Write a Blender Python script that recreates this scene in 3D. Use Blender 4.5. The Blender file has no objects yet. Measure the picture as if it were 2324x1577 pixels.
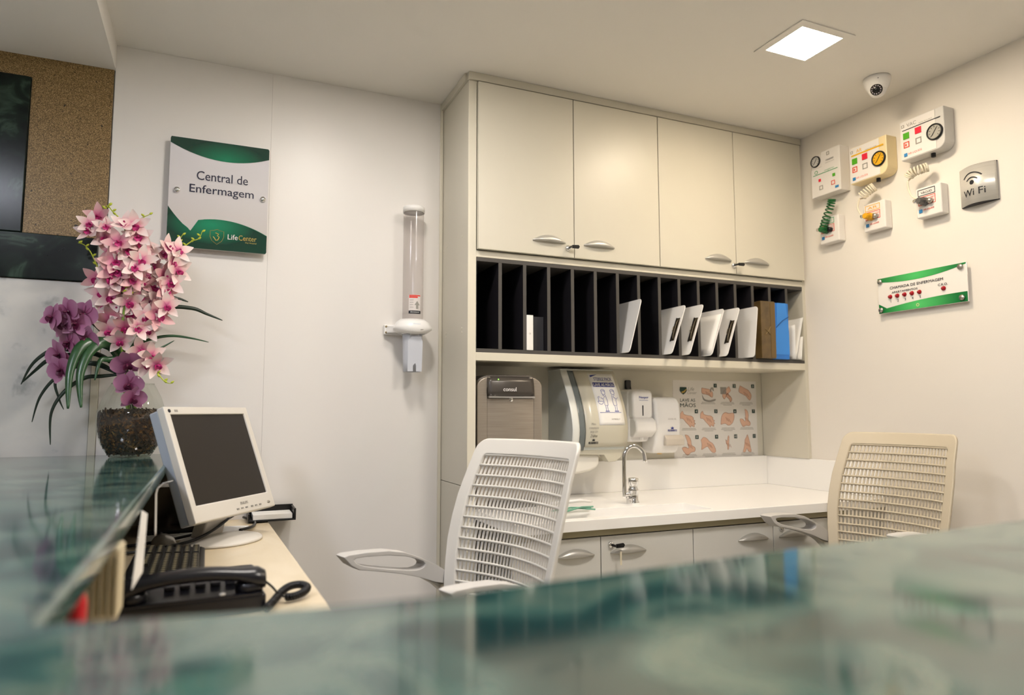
import bpy, bmesh, math, random
from math import sin, cos, pi, radians, sqrt, atan2
from mathutils import Vector, Matrix
random.seed(7)
SC = bpy.context.scene
COL = SC.collection

# ------------------------------------------------------------------ camera
FPX, YAW, PITCH, ROLL, CZ = 1572.7754, .4112, .0914, -.0011, 1.24
IW, IH = 2324, 1577
_F = Vector((sin(YAW)*cos(PITCH), cos(YAW)*cos(PITCH), sin(PITCH)))
_r = Vector((cos(YAW), -sin(YAW), 0)); _u = _r.cross(_F)
_R = _r*cos(ROLL) + _u*sin(ROLL); _U = _u*cos(ROLL) - _r*sin(ROLL)
CAM = Vector((0, 0, CZ))
cd = bpy.data.cameras.new('camera'); cam = bpy.data.objects.new('camera', cd); COL.objects.link(cam)
cd.sensor_fit = 'HORIZONTAL'; cd.sensor_width = 36; cd.lens = FPX/IW*36
cd.clip_start = .02; cd.clip_end = 60
m = Matrix((( _R.x, _U.x, -_F.x, 0), (_R.y, _U.y, -_F.y, 0), (_R.z, _U.z, -_F.z, CZ), (0, 0, 0, 1)))
cam.matrix_world = m
cd.dof.use_dof = True; cd.dof.focus_distance = 2.25; cd.dof.aperture_fstop = 2.2
SC.camera = cam

# ------------------------------------------------------------------ light and exposure
wd = bpy.data.worlds.new('world'); SC.world = wd; wd.use_nodes = True
wd.node_tree.nodes['Background'].inputs[0].default_value = (.80, .83, .88, 1)
wd.node_tree.nodes['Background'].inputs[1].default_value = .25
SC.view_settings.view_transform = 'Standard'; SC.view_settings.look = 'None'
SC.view_settings.gamma = 1; SC.view_settings.use_curve_mapping = False
SC.view_settings.exposure = 1.72
LAMP_WARM, LAMP_NEUTRAL, LAMP_FILL = 34, 40, 23

def ray(u, v): return _F + _R*((u-IW/2)/FPX) - _U*((v-IH/2)/FPX)
def py(u, v, y): d = ray(u, v); return CAM + d*(y/d.y)
def px(u, v, x): d = ray(u, v); return CAM + d*(x/d.x)
def pz(u, v, z): d = ray(u, v); return CAM + d*((z-CZ)/d.z)
def hit(u, v, p, n): d = ray(u, v); return CAM + d*((Vector(p)-CAM).dot(n)/d.dot(n))

# planes of the place (metres)
D, DW, DR, DF = 2.27, 2.578, 2.539, 1.919      # cabinet front, sign wall, recess back, worktop front
H, XL, XN, XR2, XR = 2.463, .820, .851, 2.3945, 2.412
ZN0, ZN1, ZSH, ZD0, ZD1 = 1.446, 1.786, 1.417, 1.812, 2.427
ZK, ZBS, ZM, ZDESK = .902, 1.032, 1.102, .875
XW, ZLOW = -.325, 2.377

# ------------------------------------------------------------------ materials
def lin(c):
    if isinstance(c, str):
        c = [int(c[i:i+2], 16)/255 for i in (0, 2, 4)]
    return tuple(x/12.92 if x <= .04045 else ((x+.055)/1.055)**2.4 for x in c)
MATS = {}
def mat(name, col, rough=.5, metal=0, bump=0, bscale=200, var=0, vscale=8, spec=.5, coat=0, alpha=1, emit=None, estr=0, trans=0, ior=1.45, sss=0):
    if name in MATS: return MATS[name]
    m = bpy.data.materials.new(name); m.use_nodes = True; nt = m.node_tree; b = nt.nodes['Principled BSDF']
    c = lin(col); b.inputs['Base Color'].default_value = (*c, 1)
    b.inputs['Roughness'].default_value = rough; b.inputs['Metallic'].default_value = metal
    b.inputs['Specular IOR Level'].default_value = spec; b.inputs['IOR'].default_value = ior
    b.inputs['Coat Weight'].default_value = coat; b.inputs['Alpha'].default_value = alpha
    b.inputs['Transmission Weight'].default_value = trans
    if emit: b.inputs['Emission Color'].default_value = (*lin(emit), 1); b.inputs['Emission Strength'].default_value = estr
    tc = nt.nodes.new('ShaderNodeTexCoord')
    if bump:
        n = nt.nodes.new('ShaderNodeTexNoise'); n.inputs['Scale'].default_value = bscale; n.inputs['Detail'].default_value = 4
        bp = nt.nodes.new('ShaderNodeBump'); bp.inputs['Strength'].default_value = bump; bp.inputs['Distance'].default_value = .002
        nt.links.new(tc.outputs['Object'], n.inputs['Vector']); nt.links.new(n.outputs['Fac'], bp.inputs['Height']); nt.links.new(bp.outputs[0], b.inputs['Normal'])
    if var:
        n = nt.nodes.new('ShaderNodeTexNoise'); n.inputs['Scale'].default_value = vscale; n.inputs['Detail'].default_value = 5
        r = nt.nodes.new('ShaderNodeValToRGB')
        r.color_ramp.elements[0].position = .3; r.color_ramp.elements[1].position = .7
        r.color_ramp.elements[0].color = (*[x*(1-var) for x in c], 1); r.color_ramp.elements[1].color = (*[min(1, x*(1+var)) for x in c], 1)
        nt.links.new(tc.outputs['Object'], n.inputs['Vector']); nt.links.new(n.outputs['Fac'], r.inputs[0]); nt.links.new(r.outputs[0], b.inputs['Base Color'])
    MATS[name] = m; return m
def ramp_mat(name, stops, tex='noise', scale=5, detail=8, rough=.3, dist=0, spec=.5, ior=1.5, coord='Object', tscale=(1, 1, 1), bump=0, coat=0):
    """material whose own colour runs through a ramp driven by a 3-D texture or an axis"""
    if name in MATS: return MATS[name]
    m = bpy.data.materials.new(name); m.use_nodes = True; nt = m.node_tree; b = nt.nodes['Principled BSDF']
    b.inputs['Roughness'].default_value = rough; b.inputs['Specular IOR Level'].default_value = spec; b.inputs['IOR'].default_value = ior
    b.inputs['Coat Weight'].default_value = coat
    tc = nt.nodes.new('ShaderNodeTexCoord'); mp = nt.nodes.new('ShaderNodeMapping'); mp.inputs['Scale'].default_value = tscale
    nt.links.new(tc.outputs[coord], mp.inputs[0])
    r = nt.nodes.new('ShaderNodeValToRGB'); e = r.color_ramp.elements
    while len(e) < len(stops): e.new(.5)
    for el, (p, c) in zip(e, stops): el.position = p; el.color = (*lin(c), 1)
    if tex == 'noise':
        n = nt.nodes.new('ShaderNodeTexNoise'); n.inputs['Scale'].default_value = scale; n.inputs['Detail'].default_value = detail; n.inputs['Distortion'].default_value = dist
        nt.links.new(mp.outputs[0], n.inputs['Vector']); f = n.outputs['Fac']
    elif tex == 'voronoi':
        n = nt.nodes.new('ShaderNodeTexVoronoi'); n.inputs['Scale'].default_value = scale
        nt.links.new(mp.outputs[0], n.inputs['Vector']); f = n.outputs['Color']
    else:
        s = nt.nodes.new('ShaderNodeSeparateXYZ'); nt.links.new(mp.outputs[0], s.inputs[0]); f = s.outputs[tex]
        mr = nt.nodes.new('ShaderNodeMapRange'); mr.inputs['From Min'].default_value = 0; mr.inputs['From Max'].default_value = scale
        nt.links.new(f, mr.inputs['Value']); f = mr.outputs[0]
    nt.links.new(f, r.inputs[0]); nt.links.new(r.outputs[0], b.inputs['Base Color'])
    if bump:
        bp = nt.nodes.new('ShaderNodeBump'); bp.inputs['Strength'].default_value = bump; bp.inputs['Distance'].default_value = .003
        nt.links.new(f, bp.inputs['Height']); nt.links.new(bp.outputs[0], b.inputs['Normal'])
    MATS[name] = m; return m
def clear_mat(name, tint, refl_rough=.03, ior=1.45, cover=0.0, cover_col='FFFFFF'):
    """thin clear plastic or glass: tinted see-through plus a Fresnel reflection"""
    if name in MATS: return MATS[name]
    m = bpy.data.materials.new(name); m.use_nodes = True; nt = m.node_tree; nt.nodes.clear()
    o = nt.nodes.new('ShaderNodeOutputMaterial'); t = nt.nodes.new('ShaderNodeBsdfTransparent'); g = nt.nodes.new('ShaderNodeBsdfGlossy')
    t.inputs[0].default_value = (*lin(tint), 1); g.inputs['Roughness'].default_value = refl_rough
    lw = nt.nodes.new('ShaderNodeLayerWeight'); lw.inputs[0].default_value = .5
    pw_ = nt.nodes.new('ShaderNodeMath'); pw_.operation = 'POWER'; pw_.inputs[1].default_value = 4; nt.links.new(lw.outputs['Facing'], pw_.inputs[0])
    fr = nt.nodes.new('ShaderNodeMapRange'); fr.inputs['To Min'].default_value = ior-1; fr.inputs['To Max'].default_value = .55; nt.links.new(pw_.outputs[0], fr.inputs['Value'])
    mx = nt.nodes.new('ShaderNodeMixShader'); nt.links.new(fr.outputs[0], mx.inputs[0]); nt.links.new(t.outputs[0], mx.inputs[1]); nt.links.new(g.outputs[0], mx.inputs[2])
    out = mx
    if cover:
        df = nt.nodes.new('ShaderNodeBsdfDiffuse'); df.inputs[0].default_value = (*lin(cover_col), 1)
        m2 = nt.nodes.new('ShaderNodeMixShader'); m2.inputs[0].default_value = cover
        nt.links.new(mx.outputs[0], m2.inputs[1]); nt.links.new(df.outputs[0], m2.inputs[2]); out = m2
    nt.links.new(out.outputs[0], o.inputs[0]); MATS[name] = m; return m

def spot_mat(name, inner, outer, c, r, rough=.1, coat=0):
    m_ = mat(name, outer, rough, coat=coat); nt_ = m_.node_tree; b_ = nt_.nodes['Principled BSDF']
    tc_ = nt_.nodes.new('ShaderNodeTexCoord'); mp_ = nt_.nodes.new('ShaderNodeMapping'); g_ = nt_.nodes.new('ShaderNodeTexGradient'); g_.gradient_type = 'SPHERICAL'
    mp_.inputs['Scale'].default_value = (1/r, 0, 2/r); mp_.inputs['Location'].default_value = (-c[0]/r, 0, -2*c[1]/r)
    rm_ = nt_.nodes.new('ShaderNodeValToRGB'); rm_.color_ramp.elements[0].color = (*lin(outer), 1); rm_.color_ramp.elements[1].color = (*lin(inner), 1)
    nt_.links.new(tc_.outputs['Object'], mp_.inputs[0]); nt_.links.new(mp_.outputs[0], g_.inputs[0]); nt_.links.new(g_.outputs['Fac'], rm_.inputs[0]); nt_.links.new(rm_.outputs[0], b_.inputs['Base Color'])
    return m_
M_WALL = mat('wall_laminate', 'E9E5E0', .38, bump=.05, bscale=90)
M_WALLR = mat('wall_paint', 'E8E2D9', .55, bump=.08, bscale=140)
M_CEIL = mat('ceiling_paint', 'ECE8E1', .8, bump=.05, bscale=120)
M_FLOOR = mat('floor_vinyl', 'D6D1C6', .35, var=.06)
M_CAB = mat('cabinet_laminate', 'D0CBBC', .36, bump=.06, bscale=500)
M_CABW = mat('cabinet_edge', 'DAD4C3', .4)
M_BASE = mat('base_laminate', 'DAD8D1', .38, bump=.06, bscale=500)
M_RAIL = mat('rail_olive', 'A39A7C', .45)
M_BLACK = mat('black_laminate', '17151A', .55, var=.12, vscale=30)
M_BLKEDGE = mat('black_edge', '4A4744', .55)
M_WHITE = mat('solid_surface', 'F8F6F2', .22)
M_PLW = mat('white_plastic', 'EFEDEA', .3)
M_PLG = mat('light_grey_plastic', 'D6D2CB', .4, bump=.03, bscale=400)
M_SILV = mat('satin_metal', 'B9B5AC', .34, metal=.85)
M_HANDLE = mat('handle_metal', 'BEBCB6', .4, metal=.6)
M_CHROME = mat('chrome', 'E4E4E4', .07, metal=1)
M_INK = mat('ink_black', '1B1B22', .6)
M_GREYINK = mat('ink_grey', '9A968F', .7)
M_BLUEINK = mat('ink_blue', '24348A', .6)
M_RED = mat('print_red', 'D8232E', .45)
M_DARK = mat('black_plastic', '121214', .35)
M_PAPER = mat('paper', 'EDEBE7', .7)
M_MARBLE = None
# ------------------------------------------------------------------ mesh helpers
class MB:
    def __init__(s): s.v = []; s.f = []
    def add(s, vs, fs):
        o = len(s.v); s.v += [tuple(x) for x in vs]; s.f += [tuple(i+o for i in f) for f in fs]; return s
    def box(s, a, b, M=None):
        (x0, y0, z0), (x1, y1, z1) = a, b
        vs = [Vector(p) for p in ((x0, y0, z0), (x1, y0, z0), (x1, y1, z0), (x0, y1, z0), (x0, y0, z1), (x1, y0, z1), (x1, y1, z1), (x0, y1, z1))]
        if M: vs = [M @ v for v in vs]
        return s.add(vs, [(0, 3, 2, 1), (4, 5, 6, 7), (0, 1, 5, 4), (1, 2, 6, 5), (2, 3, 7, 6), (3, 0, 4, 7)])
    def prism(s, pts, a, b, axis='y'):
        """polygon pts in the two other axes, extruded along axis from a to b"""
        def P(p, t):
            return {'y': (p[0], t, p[1]), 'x': (t, p[0], p[1]), 'z': (p[0], p[1], t)}[axis]
        n = len(pts)
        return s.add([P(p, a) for p in pts]+[P(p, b) for p in pts],
                     [tuple(range(n)), tuple(range(2*n-1, n-1, -1))]+[(i, i+n, (i+1) % n+n, (i+1) % n) for i in range(n)])
    def ring(s, outer, inner, a, b, axis='y'):
        def P(p, t):
            return {'y': (p[0], t, p[1]), 'x': (t, p[0], p[1]), 'z': (p[0], p[1], t)}[axis]
        n = len(outer); vs = []
        for t in (a, b):
            vs += [P(p, t) for p in outer]+[P(p, t) for p in inner]
        fs = []
        for i in range(n):
            j = (i+1) % n
            fs += [(i, j, n+j, n+i), (2*n+i, 3*n+i, 3*n+j, 2*n+j), (i, 2*n+i, 2*n+j, j), (n+i, n+j, 3*n+j, 3*n+i)]
        return s.add(vs, fs)
    def lathe(s, prof, seg=32, c=(0, 0, 0), axis='z', M=None):
        vs = []; k = len(prof)
        for i in range(seg):
            t = 2*pi*i/seg
            for r, z in prof:
                p = {'z': (r*cos(t), r*sin(t), z), 'y': (r*cos(t), z, r*sin(t)), 'x': (z, r*cos(t), r*sin(t))}[axis]
                p = Vector(p)
                if M: p = M @ p
                vs.append(p+Vector(c))
        fs = []
        for i in range(seg):
            j = (i+1) % seg
            for q in range(k-1): fs.append((i*k+q, j*k+q, j*k+q+1, i*k+q+1))
        return s.add(vs, fs)
    def disc(s, c, r, seg=24, axis='y', rz=None):
        rz = rz or r
        vs = [{'y': (c[0]+r*cos(t), c[1], c[2]+rz*sin(t)), 'z': (c[0]+r*cos(t), c[1]+rz*sin(t), c[2]), 'x': (c[0], c[1]+r*cos(t), c[2]+rz*sin(t))}[axis] for t in [2*pi*i/seg for i in range(seg)]]
        return s.add(vs, [tuple(range(seg))])
    def tube(s, path, r, seg=8, closed=False, flat=1, cap=True):
        path = [Vector(p) for p in path]; n = len(path)
        R = r if isinstance(r, (list, tuple)) else [r]*n
        vs = []; prev = None
        for i, p in enumerate(path):
            if closed: t = path[(i+1) % n]-path[i-1]
            else: t = path[min(i+1, n-1)]-path[max(i-1, 0)]
            t.normalize()
            if prev is None:
                a = Vector((0, 0, 1)) if abs(t.z) < .9 else Vector((1, 0, 0))
            else: a = prev
            x = (a - t*a.dot(t)); x.normalize(); y = t.cross(x); prev = x
            for k in range(seg):
                q = 2*pi*k/seg; vs.append(p + x*(cos(q)*R[i]*flat) + y*(sin(q)*R[i]))
        fs = []
        for i in range(n if closed else n-1):
            j = (i+1) % n
            for k in range(seg):
                l = (k+1) % seg; fs.append((i*seg+k, i*seg+l, j*seg+l, j*seg+k))
        if not closed and cap: fs += [tuple(range(seg-1, -1, -1)), tuple((n-1)*seg+k for k in range(seg))]
        return s.add(vs, fs)
    def grid(s, rows):
        n = len(rows[0]); vs = [p for r in rows for p in r]; fs = []
        for i in range(len(rows)-1):
            for j in range(n-1): fs.append((i*n+j, i*n+j+1, (i+1)*n+j+1, (i+1)*n+j))
        return s.add(vs, fs)
    def mesh(s, name, m, smooth=False):
        me = bpy.data.meshes.new(name); me.from_pydata(s.v, [], s.f); me.validate()
        bm = bmesh.new(); bm.from_mesh(me); bmesh.ops.recalc_face_normals(bm, faces=bm.faces); bm.to_mesh(me); bm.free()
        if m: me.materials.append(m)
        if smooth:
            for p in me.polygons: p.use_smooth = True
        return me
    def build(s, name, m, parent=None, bevel=0, smooth=False, seg=2, sub=0, solid=0, loc=None, rot=None, autos=False):
        o = bpy.data.objects.new(name, s.mesh(name, m, smooth)); COL.objects.link(o)
        if parent: o.parent = parent
        if loc: o.location = loc
        if rot: o.rotation_euler = rot
        if solid:
            md = o.modifiers.new('solid', 'SOLIDIFY'); md.thickness = solid; md.offset = 0
        if bevel:
            md = o.modifiers.new('bevel', 'BEVEL'); md.width = bevel; md.segments = seg; md.limit_method = 'ANGLE'; md.angle_limit = radians(40)
            if smooth or seg > 2:
                for p in o.data.polygons: p.use_smooth = True
                o.modifiers.new('wn', 'WEIGHTED_NORMAL').keep_sharp = False
        if sub:
            md = o.modifiers.new('sub', 'SUBSURF'); md.levels = sub; md.render_levels = sub
        return o
def thing(name, label, cat, loc=(0, 0, 0), rz=0, group=None, rot=None):
    o = bpy.data.objects.new(name, None); COL.objects.link(o); o.empty_display_size = .05
    o.location = loc; o.rotation_euler = rot or (0, 0, rz); o['label'] = label; o['category'] = cat
    if group: o['group'] = group
    return o
def tag(o, label, cat, group=None):
    o['label'] = label; o['category'] = cat
    if group: o['group'] = group
    return o
def struct(o, label=None):
    o['kind'] = 'structure'
    if label: o['label'] = label
    return o
def B(name, a, b, m, parent=None, bevel=0, seg=2, smooth=False):
    return MB().box(a, b).build(name, m, parent, bevel, smooth, seg)
def rrect(x0, x1, z0, z1, r, n=5):
    out = []
    for cx, cz, a in ((x1-r, z1-r, 0), (x0+r, z1-r, 90), (x0+r, z0+r, 180), (x1-r, z0+r, 270)):
        for i in range(n+1):
            t = radians(a+90*i/n); out.append((cx+r*cos(t), cz+r*sin(t)))
    return out
def text(parent, body, cx, cz, w, h, y, m, bold=0, name='lettering', fn=None, shear=0):
    """flat printed lettering fitted into a w x h box centred on (cx, cz), facing -y"""
    cu = bpy.data.curves.new('t', 'FONT'); cu.body = body; cu.align_x = 'CENTER'; cu.resolution_u = 3; cu.shear = shear
    t = bpy.data.objects.new('t', cu); COL.objects.link(t)
    dg = bpy.context.evaluated_depsgraph_get(); dg.update()
    me = bpy.data.meshes.new_from_object(t.evaluated_get(dg)); bpy.data.objects.remove(t); bpy.data.curves.remove(cu)
    xs = [v.co.x for v in me.vertices]; zs = [v.co.y for v in me.vertices]
    if not xs: return None
    x0, x1, z0, z1 = min(xs), max(xs), min(zs), max(zs)
    if w is None: w = h*(x1-x0)/(z1-z0)
    for v in me.vertices:
        x = cx+((v.co.x-x0)/max(x1-x0, 1e-6)-.5)*w; z = cz+((v.co.y-z0)/max(z1-z0, 1e-6)-.5)*h
        v.co = fn(x, y, z) if fn else (x, y, z)
    if bold:   # heavier strokes: the same outline printed again a hair to either side
        n0 = len(me.vertices); V_ = [v.co.copy() for v in me.vertices]; F_ = [tuple(p.vertices) for p in me.polygons]; d_ = bold*h*.7
        out = MB()
        for k_, (dx, dz) in enumerate(((-d_, 0), (d_, 0), (0, d_*.6), (0, -d_*.6))): out.add([(v.x+dx, v.y-.00008*k_, v.z+dz) for v in V_], F_)
        bpy.data.meshes.remove(me); me = bpy.data.meshes.new(name); me.from_pydata(out.v, [], out.f)
    me.materials.clear(); me.materials.append(m)
    o = bpy.data.objects.new(name, me); COL.objects.link(o); o.parent = parent
    return o
def flat(name, pts, y, m, parent, fn=None):
    vs = [(fn(p[0], y, p[1]) if fn else (p[0], y, p[1])) for p in pts]
    return MB().add(vs, [tuple(range(len(vs)))]).build(name, m, parent)
def spline(pts, n=8):
    P = [Vector(p) for p in pts]; out = []
    for i in range(len(P)-1):
        a, b, c, d = P[max(i-1, 0)], P[i], P[i+1], P[min(i+2, len(P)-1)]
        for k in range(n):
            t = k/n; out.append(.5*((2*b)+(c-a)*t+(2*a-5*b+4*c-d)*t*t+(3*b-a-3*c+d)*t**3))
    return out+[P[-1]]
def lens_handle(parent, x, z, m=M_HANDLE, w=.135):
    """bow-shaped pull: pointed at both ends, domed top, flat lip below"""
    mb = MB(); N = 14; rows = []
    for i in range(N+1):
        t = -1+2*i/N; k = max(1-t*t, .02); hgt = .022*k; dep = .020*sqrt(k)
        xx = x+t*w/2
        rows.append([(xx, 0, z+hgt), (xx, -dep*.35, z+hgt*.97), (xx, -dep*.8, z+hgt*.6), (xx, -dep, z+.001), (xx, -dep*.9, z-.003), (xx, 0, z-.004)])
    mb.grid(rows); mb.add(rows[0], [(0, 1, 2, 3, 4, 5)]); mb.add(rows[-1], [(5, 4, 3, 2, 1, 0)])
    return mb.build('handle', m, parent, smooth=True)
def lock(parent, x, z, key=False):
    MB().lathe([(0, -.008), (.009, -.008), (.011, -.005), (.011, 0)], 18, (x, 0, z), 'y').build('lock', M_CHROME, parent, smooth=True)
    if key:
        k = MB().box((x-.0015, -.03, z-.004), (x+.0015, -.008, z+.004))
        k.prism([(x+.002, z+.006), (x+.028, z+.008), (x+.033, z+.002), (x+.028, z-.006), (x+.002, z-.006)], -.034, -.028)
        k.build('key', M_DARK, parent, .001)
# ================================================================== THE ROOM
YB, XH = -2.6, -3.2                # hall behind the camera
struct(B('floor', (XH, YB, -.05), (XR+.1, DW+.1, 0), M_FLOOR), 'pale vinyl floor')
struct(B('ceiling', (XW, YB, H), (XR+.1, DW+.1, H+.06), M_CEIL), 'off-white plaster ceiling over the station')
struct(B('ceiling', (XH, YB, ZLOW), (XW, DW+.1, H+.06), M_CEIL), 'lower plaster ceiling beside the station')
struct(B('wall_right', (XR, YB, 0), (XR+.1, DW+.1, H), M_WALLR), 'warm white painted wall with gas panels')
struct(B('wall_front', (XH, YB-.1, 0), (XR+.1, YB, H), M_WALLR), 'painted wall behind the viewer')
struct(B('wall_left', (XH-.1, YB-.1, 0), (XH, DW+.1, H), M_WALLR), 'painted hall wall')
wb = struct(B('wall_back', (XH, DW, 0), (XR+.1, DW+.1, H), M_WALL), 'wall clad in off-white laminate panels and stone')
SEAM = .172
for x0, x1 in ((XW, SEAM-.0002), (SEAM+.0002, XL-.002)):
    B('laminate_panel', (x0, DW-.012, 0), (x1, DW-.0005, H-.0004), M_WALL, wb, .0003)
B('laminate_panel', (XL, DW-.012, 0), (XR, DW-.0005, H-.0004), M_CAB, wb, .0003)
# stone cladding left of the sign wall
M_GRAN = ramp_mat('brown_granite', [(0, '3C301B'), (.36, '584628'), (.47, '7D653D'), (.56, '94784C'), (.66, 'B5986A'), (1, 'D6BF94')], 'noise', 480, 2, .42, spec=.4)
nt = M_GRAN.node_tree; _b = nt.nodes['Principled BSDF']; _r2 = [n for n in nt.nodes if n.type == 'VALTORGB'][0]
_tc = [n for n in nt.nodes if n.type == 'TEX_COORD'][0]
_v = nt.nodes.new('ShaderNodeTexNoise'); _v.inputs['Scale'].default_value = 70; _v.inputs['Detail'].default_value = 2
_rr = nt.nodes.new('ShaderNodeValToRGB'); _rr.color_ramp.elements[0].position = .69; _rr.color_ramp.elements[1].position = .74
_mx = nt.nodes.new('ShaderNodeMix'); _mx.data_type = 'RGBA'; _mx.inputs[7].default_value = (*lin('2A2416'), 1)
nt.links.new(_tc.outputs['Object'], _v.inputs['Vector']); nt.links.new(_v.outputs['Fac'], _rr.inputs[0]); nt.links.new(_rr.outputs[0], _mx.inputs[0])
nt.links.new(_r2.outputs[0], _mx.inputs[6]); nt.links.new(_mx.outputs[2], _b.inputs['Base Color'])
M_GREENM = ramp_mat('dark_green_marble', [(0, '080D0B'), (.42, '0F1713'), (.56, '1A261F'), (.64, '37493D'), (.70, '141F19'), (1, '0B110E')], 'noise', 7, 9, .22, dist=1.6, ior=1.3)
M_WHITEM = ramp_mat('white_marble', [(0, '848684'), (.33, 'A9AAA6'), (.42, 'D2D0CB'), (.52, 'D8D5CE'), (1, 'E0DDD6')], 'noise', 11, 6, .25, dist=.2)
MB().prism([(-.556, 1.80), (XW-.004, 1.80), (XW-.004, ZLOW), (-.80, ZLOW), (-.80, 2.307), (-.556, 2.307)], DW-.010, DW-.0005).build('granite_panel', M_GRAN, wb, .001)
B('marble_frame', (-.68, DW-.018, 1.80), (-.558, DW-.0005, 2.305), M_GREENM, wb, .002)
B('marble_frame', (-.80, DW-.022, 1.655), (XW-.022, DW-.0005, 1.798), M_GREENM, wb, .002)
B('marble_panel', (-1.3, DW-.012, 0), (XW-.024, DW-.0005, 1.653), M_WHITEM, wb, .001)
B('edge_strip', (XW-.023, DW-.016, 0), (XW-.001, DW-.0005, 1.653), M_CABW, wb, .001)
struct(B('trim_1', (XL-.014, DW-.020, 0), (XL-.001, DW-.0125, H-.002), M_CABW, None, .002), 'cream edge trim beside the tall cabinet side')

# ------------------------------------------------------------------ ceiling lights
def ceiling_light(cx, cy, z, w, d, strength, colour, label, nm):
    t = thing('ceiling_light', label, 'light', (cx, cy, z), 0, 'square ceiling light panels')
    MB().ring([(-w/2-.028, -d/2-.028), (w/2+.028, -d/2-.028), (w/2+.028, d/2+.028), (-w/2-.028, d/2+.028)],
              [(-w/2, -d/2), (w/2, -d/2), (w/2, d/2), (-w/2, d/2)], -.004, -.0003, 'z').build('frame', M_CEIL, t, .001)
    m = mat(nm, 'FFFFFF', .5, emit=colour, estr=strength)
    B('diffuser', (-w/2, -d/2, -.003), (w/2, d/2, -.0005), m, t)
    return t
ceiling_light(1.780, 1.640, H, .176, .158, LAMP_WARM, 'FFECD0', 'lit square ceiling panel above the cabinets near the dome camera', 'lamp_warm')
ceiling_light(.40, 1.70, H, .176, .158, LAMP_NEUTRAL, 'FFF7EE', 'lit square ceiling panel above the desk', 'lamp_neutral')
ceiling_light(1.15, .75, H, .3, .3, LAMP_FILL, 'FFF6EC', 'unseen square ceiling panel adding fill above the front counter', 'fill_front')  # this and the hall panels are out of view, added for general fill
ceiling_light(-1.05, .9, ZLOW, .3, .3, LAMP_FILL, 'EEF2FF', 'unseen square ceiling panel adding fill above the hall beside the stone wall', 'fill_hall')
ceiling_light(-.6, -1.0, ZLOW, .3, .3, LAMP_FILL, 'F4F4FF', 'unseen square ceiling panel adding fill in the hall behind the viewer', 'fill_hall')

# ------------------------------------------------------------------ tall cabinet built into the wall
W = thing('wall_cabinet', 'beige built-in wall cabinet with four doors above a black pigeonhole rack', 'cabinet', (XL, D, 0))
def wbx(n, a, b, m, bev=.0012, p=None): return B(n, (a[0]-XL, a[1]-D, a[2]), (b[0]-XL, b[1]-D, b[2]), m, p or W, bev)
sp = wbx('side_panel', (XL, D, .98), (XN, DW-.0125, H-.030), M_CAB)
wbx('side_panel', (XL, D, 0), (XN, DW-.0125, .978), M_CAB)
wbx('edge_band', (XL+.0005, D-.0012, 0), (XN, D, H-.030), M_CABW, .0004)
wbx('side_panel', (XR2, D, ZBS), (XR-.0005, DR, H-.030), M_CAB)
wbx('back_panel', (XN, DR, ZK-.03), (XR2, DW-.0125, H-.03), M_CAB)
wbx('top_panel', (XN, D, ZD1+.002), (XR2, DR, H-.030), M_CABW)
wbx('crown', (XL-.002, D-.010, H-.029), (XR-.0005, D+.012, H-.0005), M_CAB)
wbx('crown', (XL-.010, D+.012, H-.029), (XL+.012, DW-.0125, H-.0005), M_CAB)
wbx('shelf', (XN, D, ZN1), (XR2, DR, ZD0-.002), M_CABW)
wbx('shelf', (XN, D, ZSH), (XR2, DR, ZN0), M_CABW)
for zc in (1.87, 1.535, 1.52):
    for yc in (.06, .24):
        MB().lathe([(0, -.0012), (.004, -.001), (.0045, 0)], 10, (-.0002, yc, zc), 'x').build('screw_cap', M_CABW, W)
xs = [.851, 1.2385, 1.6255, 2.0115, 2.3945]
hx = [1.1325, 1.346, 1.9155, 2.121]
for i in range(4):
    d = wbx('door', (xs[i]+.0016, D-.018, ZD0), (xs[i+1]-.0016, D-.0015, ZD1), M_CAB, .0012)
    # a small frame at the door face carries the pull and the lock
    hd = lens_handle(d, hx[i]-XL, 1.866); hd.location = (0, -.0181, 0)
    if i in (0, 2):
        for o_ in ('lock',):
            e0 = len(d.children); lock(d, (1.2105 if i == 0 else 1.9945)-XL, 1.846, True)
            for ch in d.children[e0:]: ch.location = (0, -.0181, 0)

# ------------------------------------------------------------------ black pigeonhole rack
R = thing('pigeonhole_rack', 'black pigeonhole rack with narrow upright slots under the cabinet doors', 'rack', (XN, D, ZN0))
def rbx(n, a, b, m, bev=.0008): return B(n, (a[0]-XN, a[1]-D, a[2]-ZN0), (b[0]-XN, b[1]-D, b[2]-ZN0), m, R, bev)
rbx('bottom_board', (XN+.001, D+.001, ZN0+.0005), (XR2-.001, DR-.002, ZN0+.0135), M_BLKEDGE)
rbx('top_board', (XN+.001, D+.001, ZN1-.0145), (XR2-.001, DR-.002, ZN1-.0005), M_BLKEDGE)
rbx('back_board', (XN+.001, DR-.010, ZN0+.0135), (2.306, DR-.002, ZN1-.0145), M_BLACK)
rbx('end_board', (XN+.001, D+.001, ZN0+.0135), (XN+.004, DR-.010, ZN1-.0145), M_BLACK)
divx = [.944, 1.041, 1.139, 1.239, 1.338, 1.437, 1.534, 1.632, 1.728, 1.824, 1.920, 2.016, 2.110, 2.204, 2.300]
dm = MB().box((-.0062, .0025, .0135), (.0062, DR-D-.010, ZN1-ZN0-.0145)).mesh('divider', M_BLACK)
em = MB().box((-.0065, .0005, .0135), (.0065, .0026, ZN1-ZN0-.0145)).mesh('edge_band', M_BLKEDGE)
for x in divx:
    o = bpy.data.objects.new('divider', dm); COL.objects.link(o); o.parent = R; o.location = (x-XN, 0, 0)
    e = bpy.data.objects.new('edge_band', em); COL.objects.link(e); e.parent = o
ZB = ZN0+.0140

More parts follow.
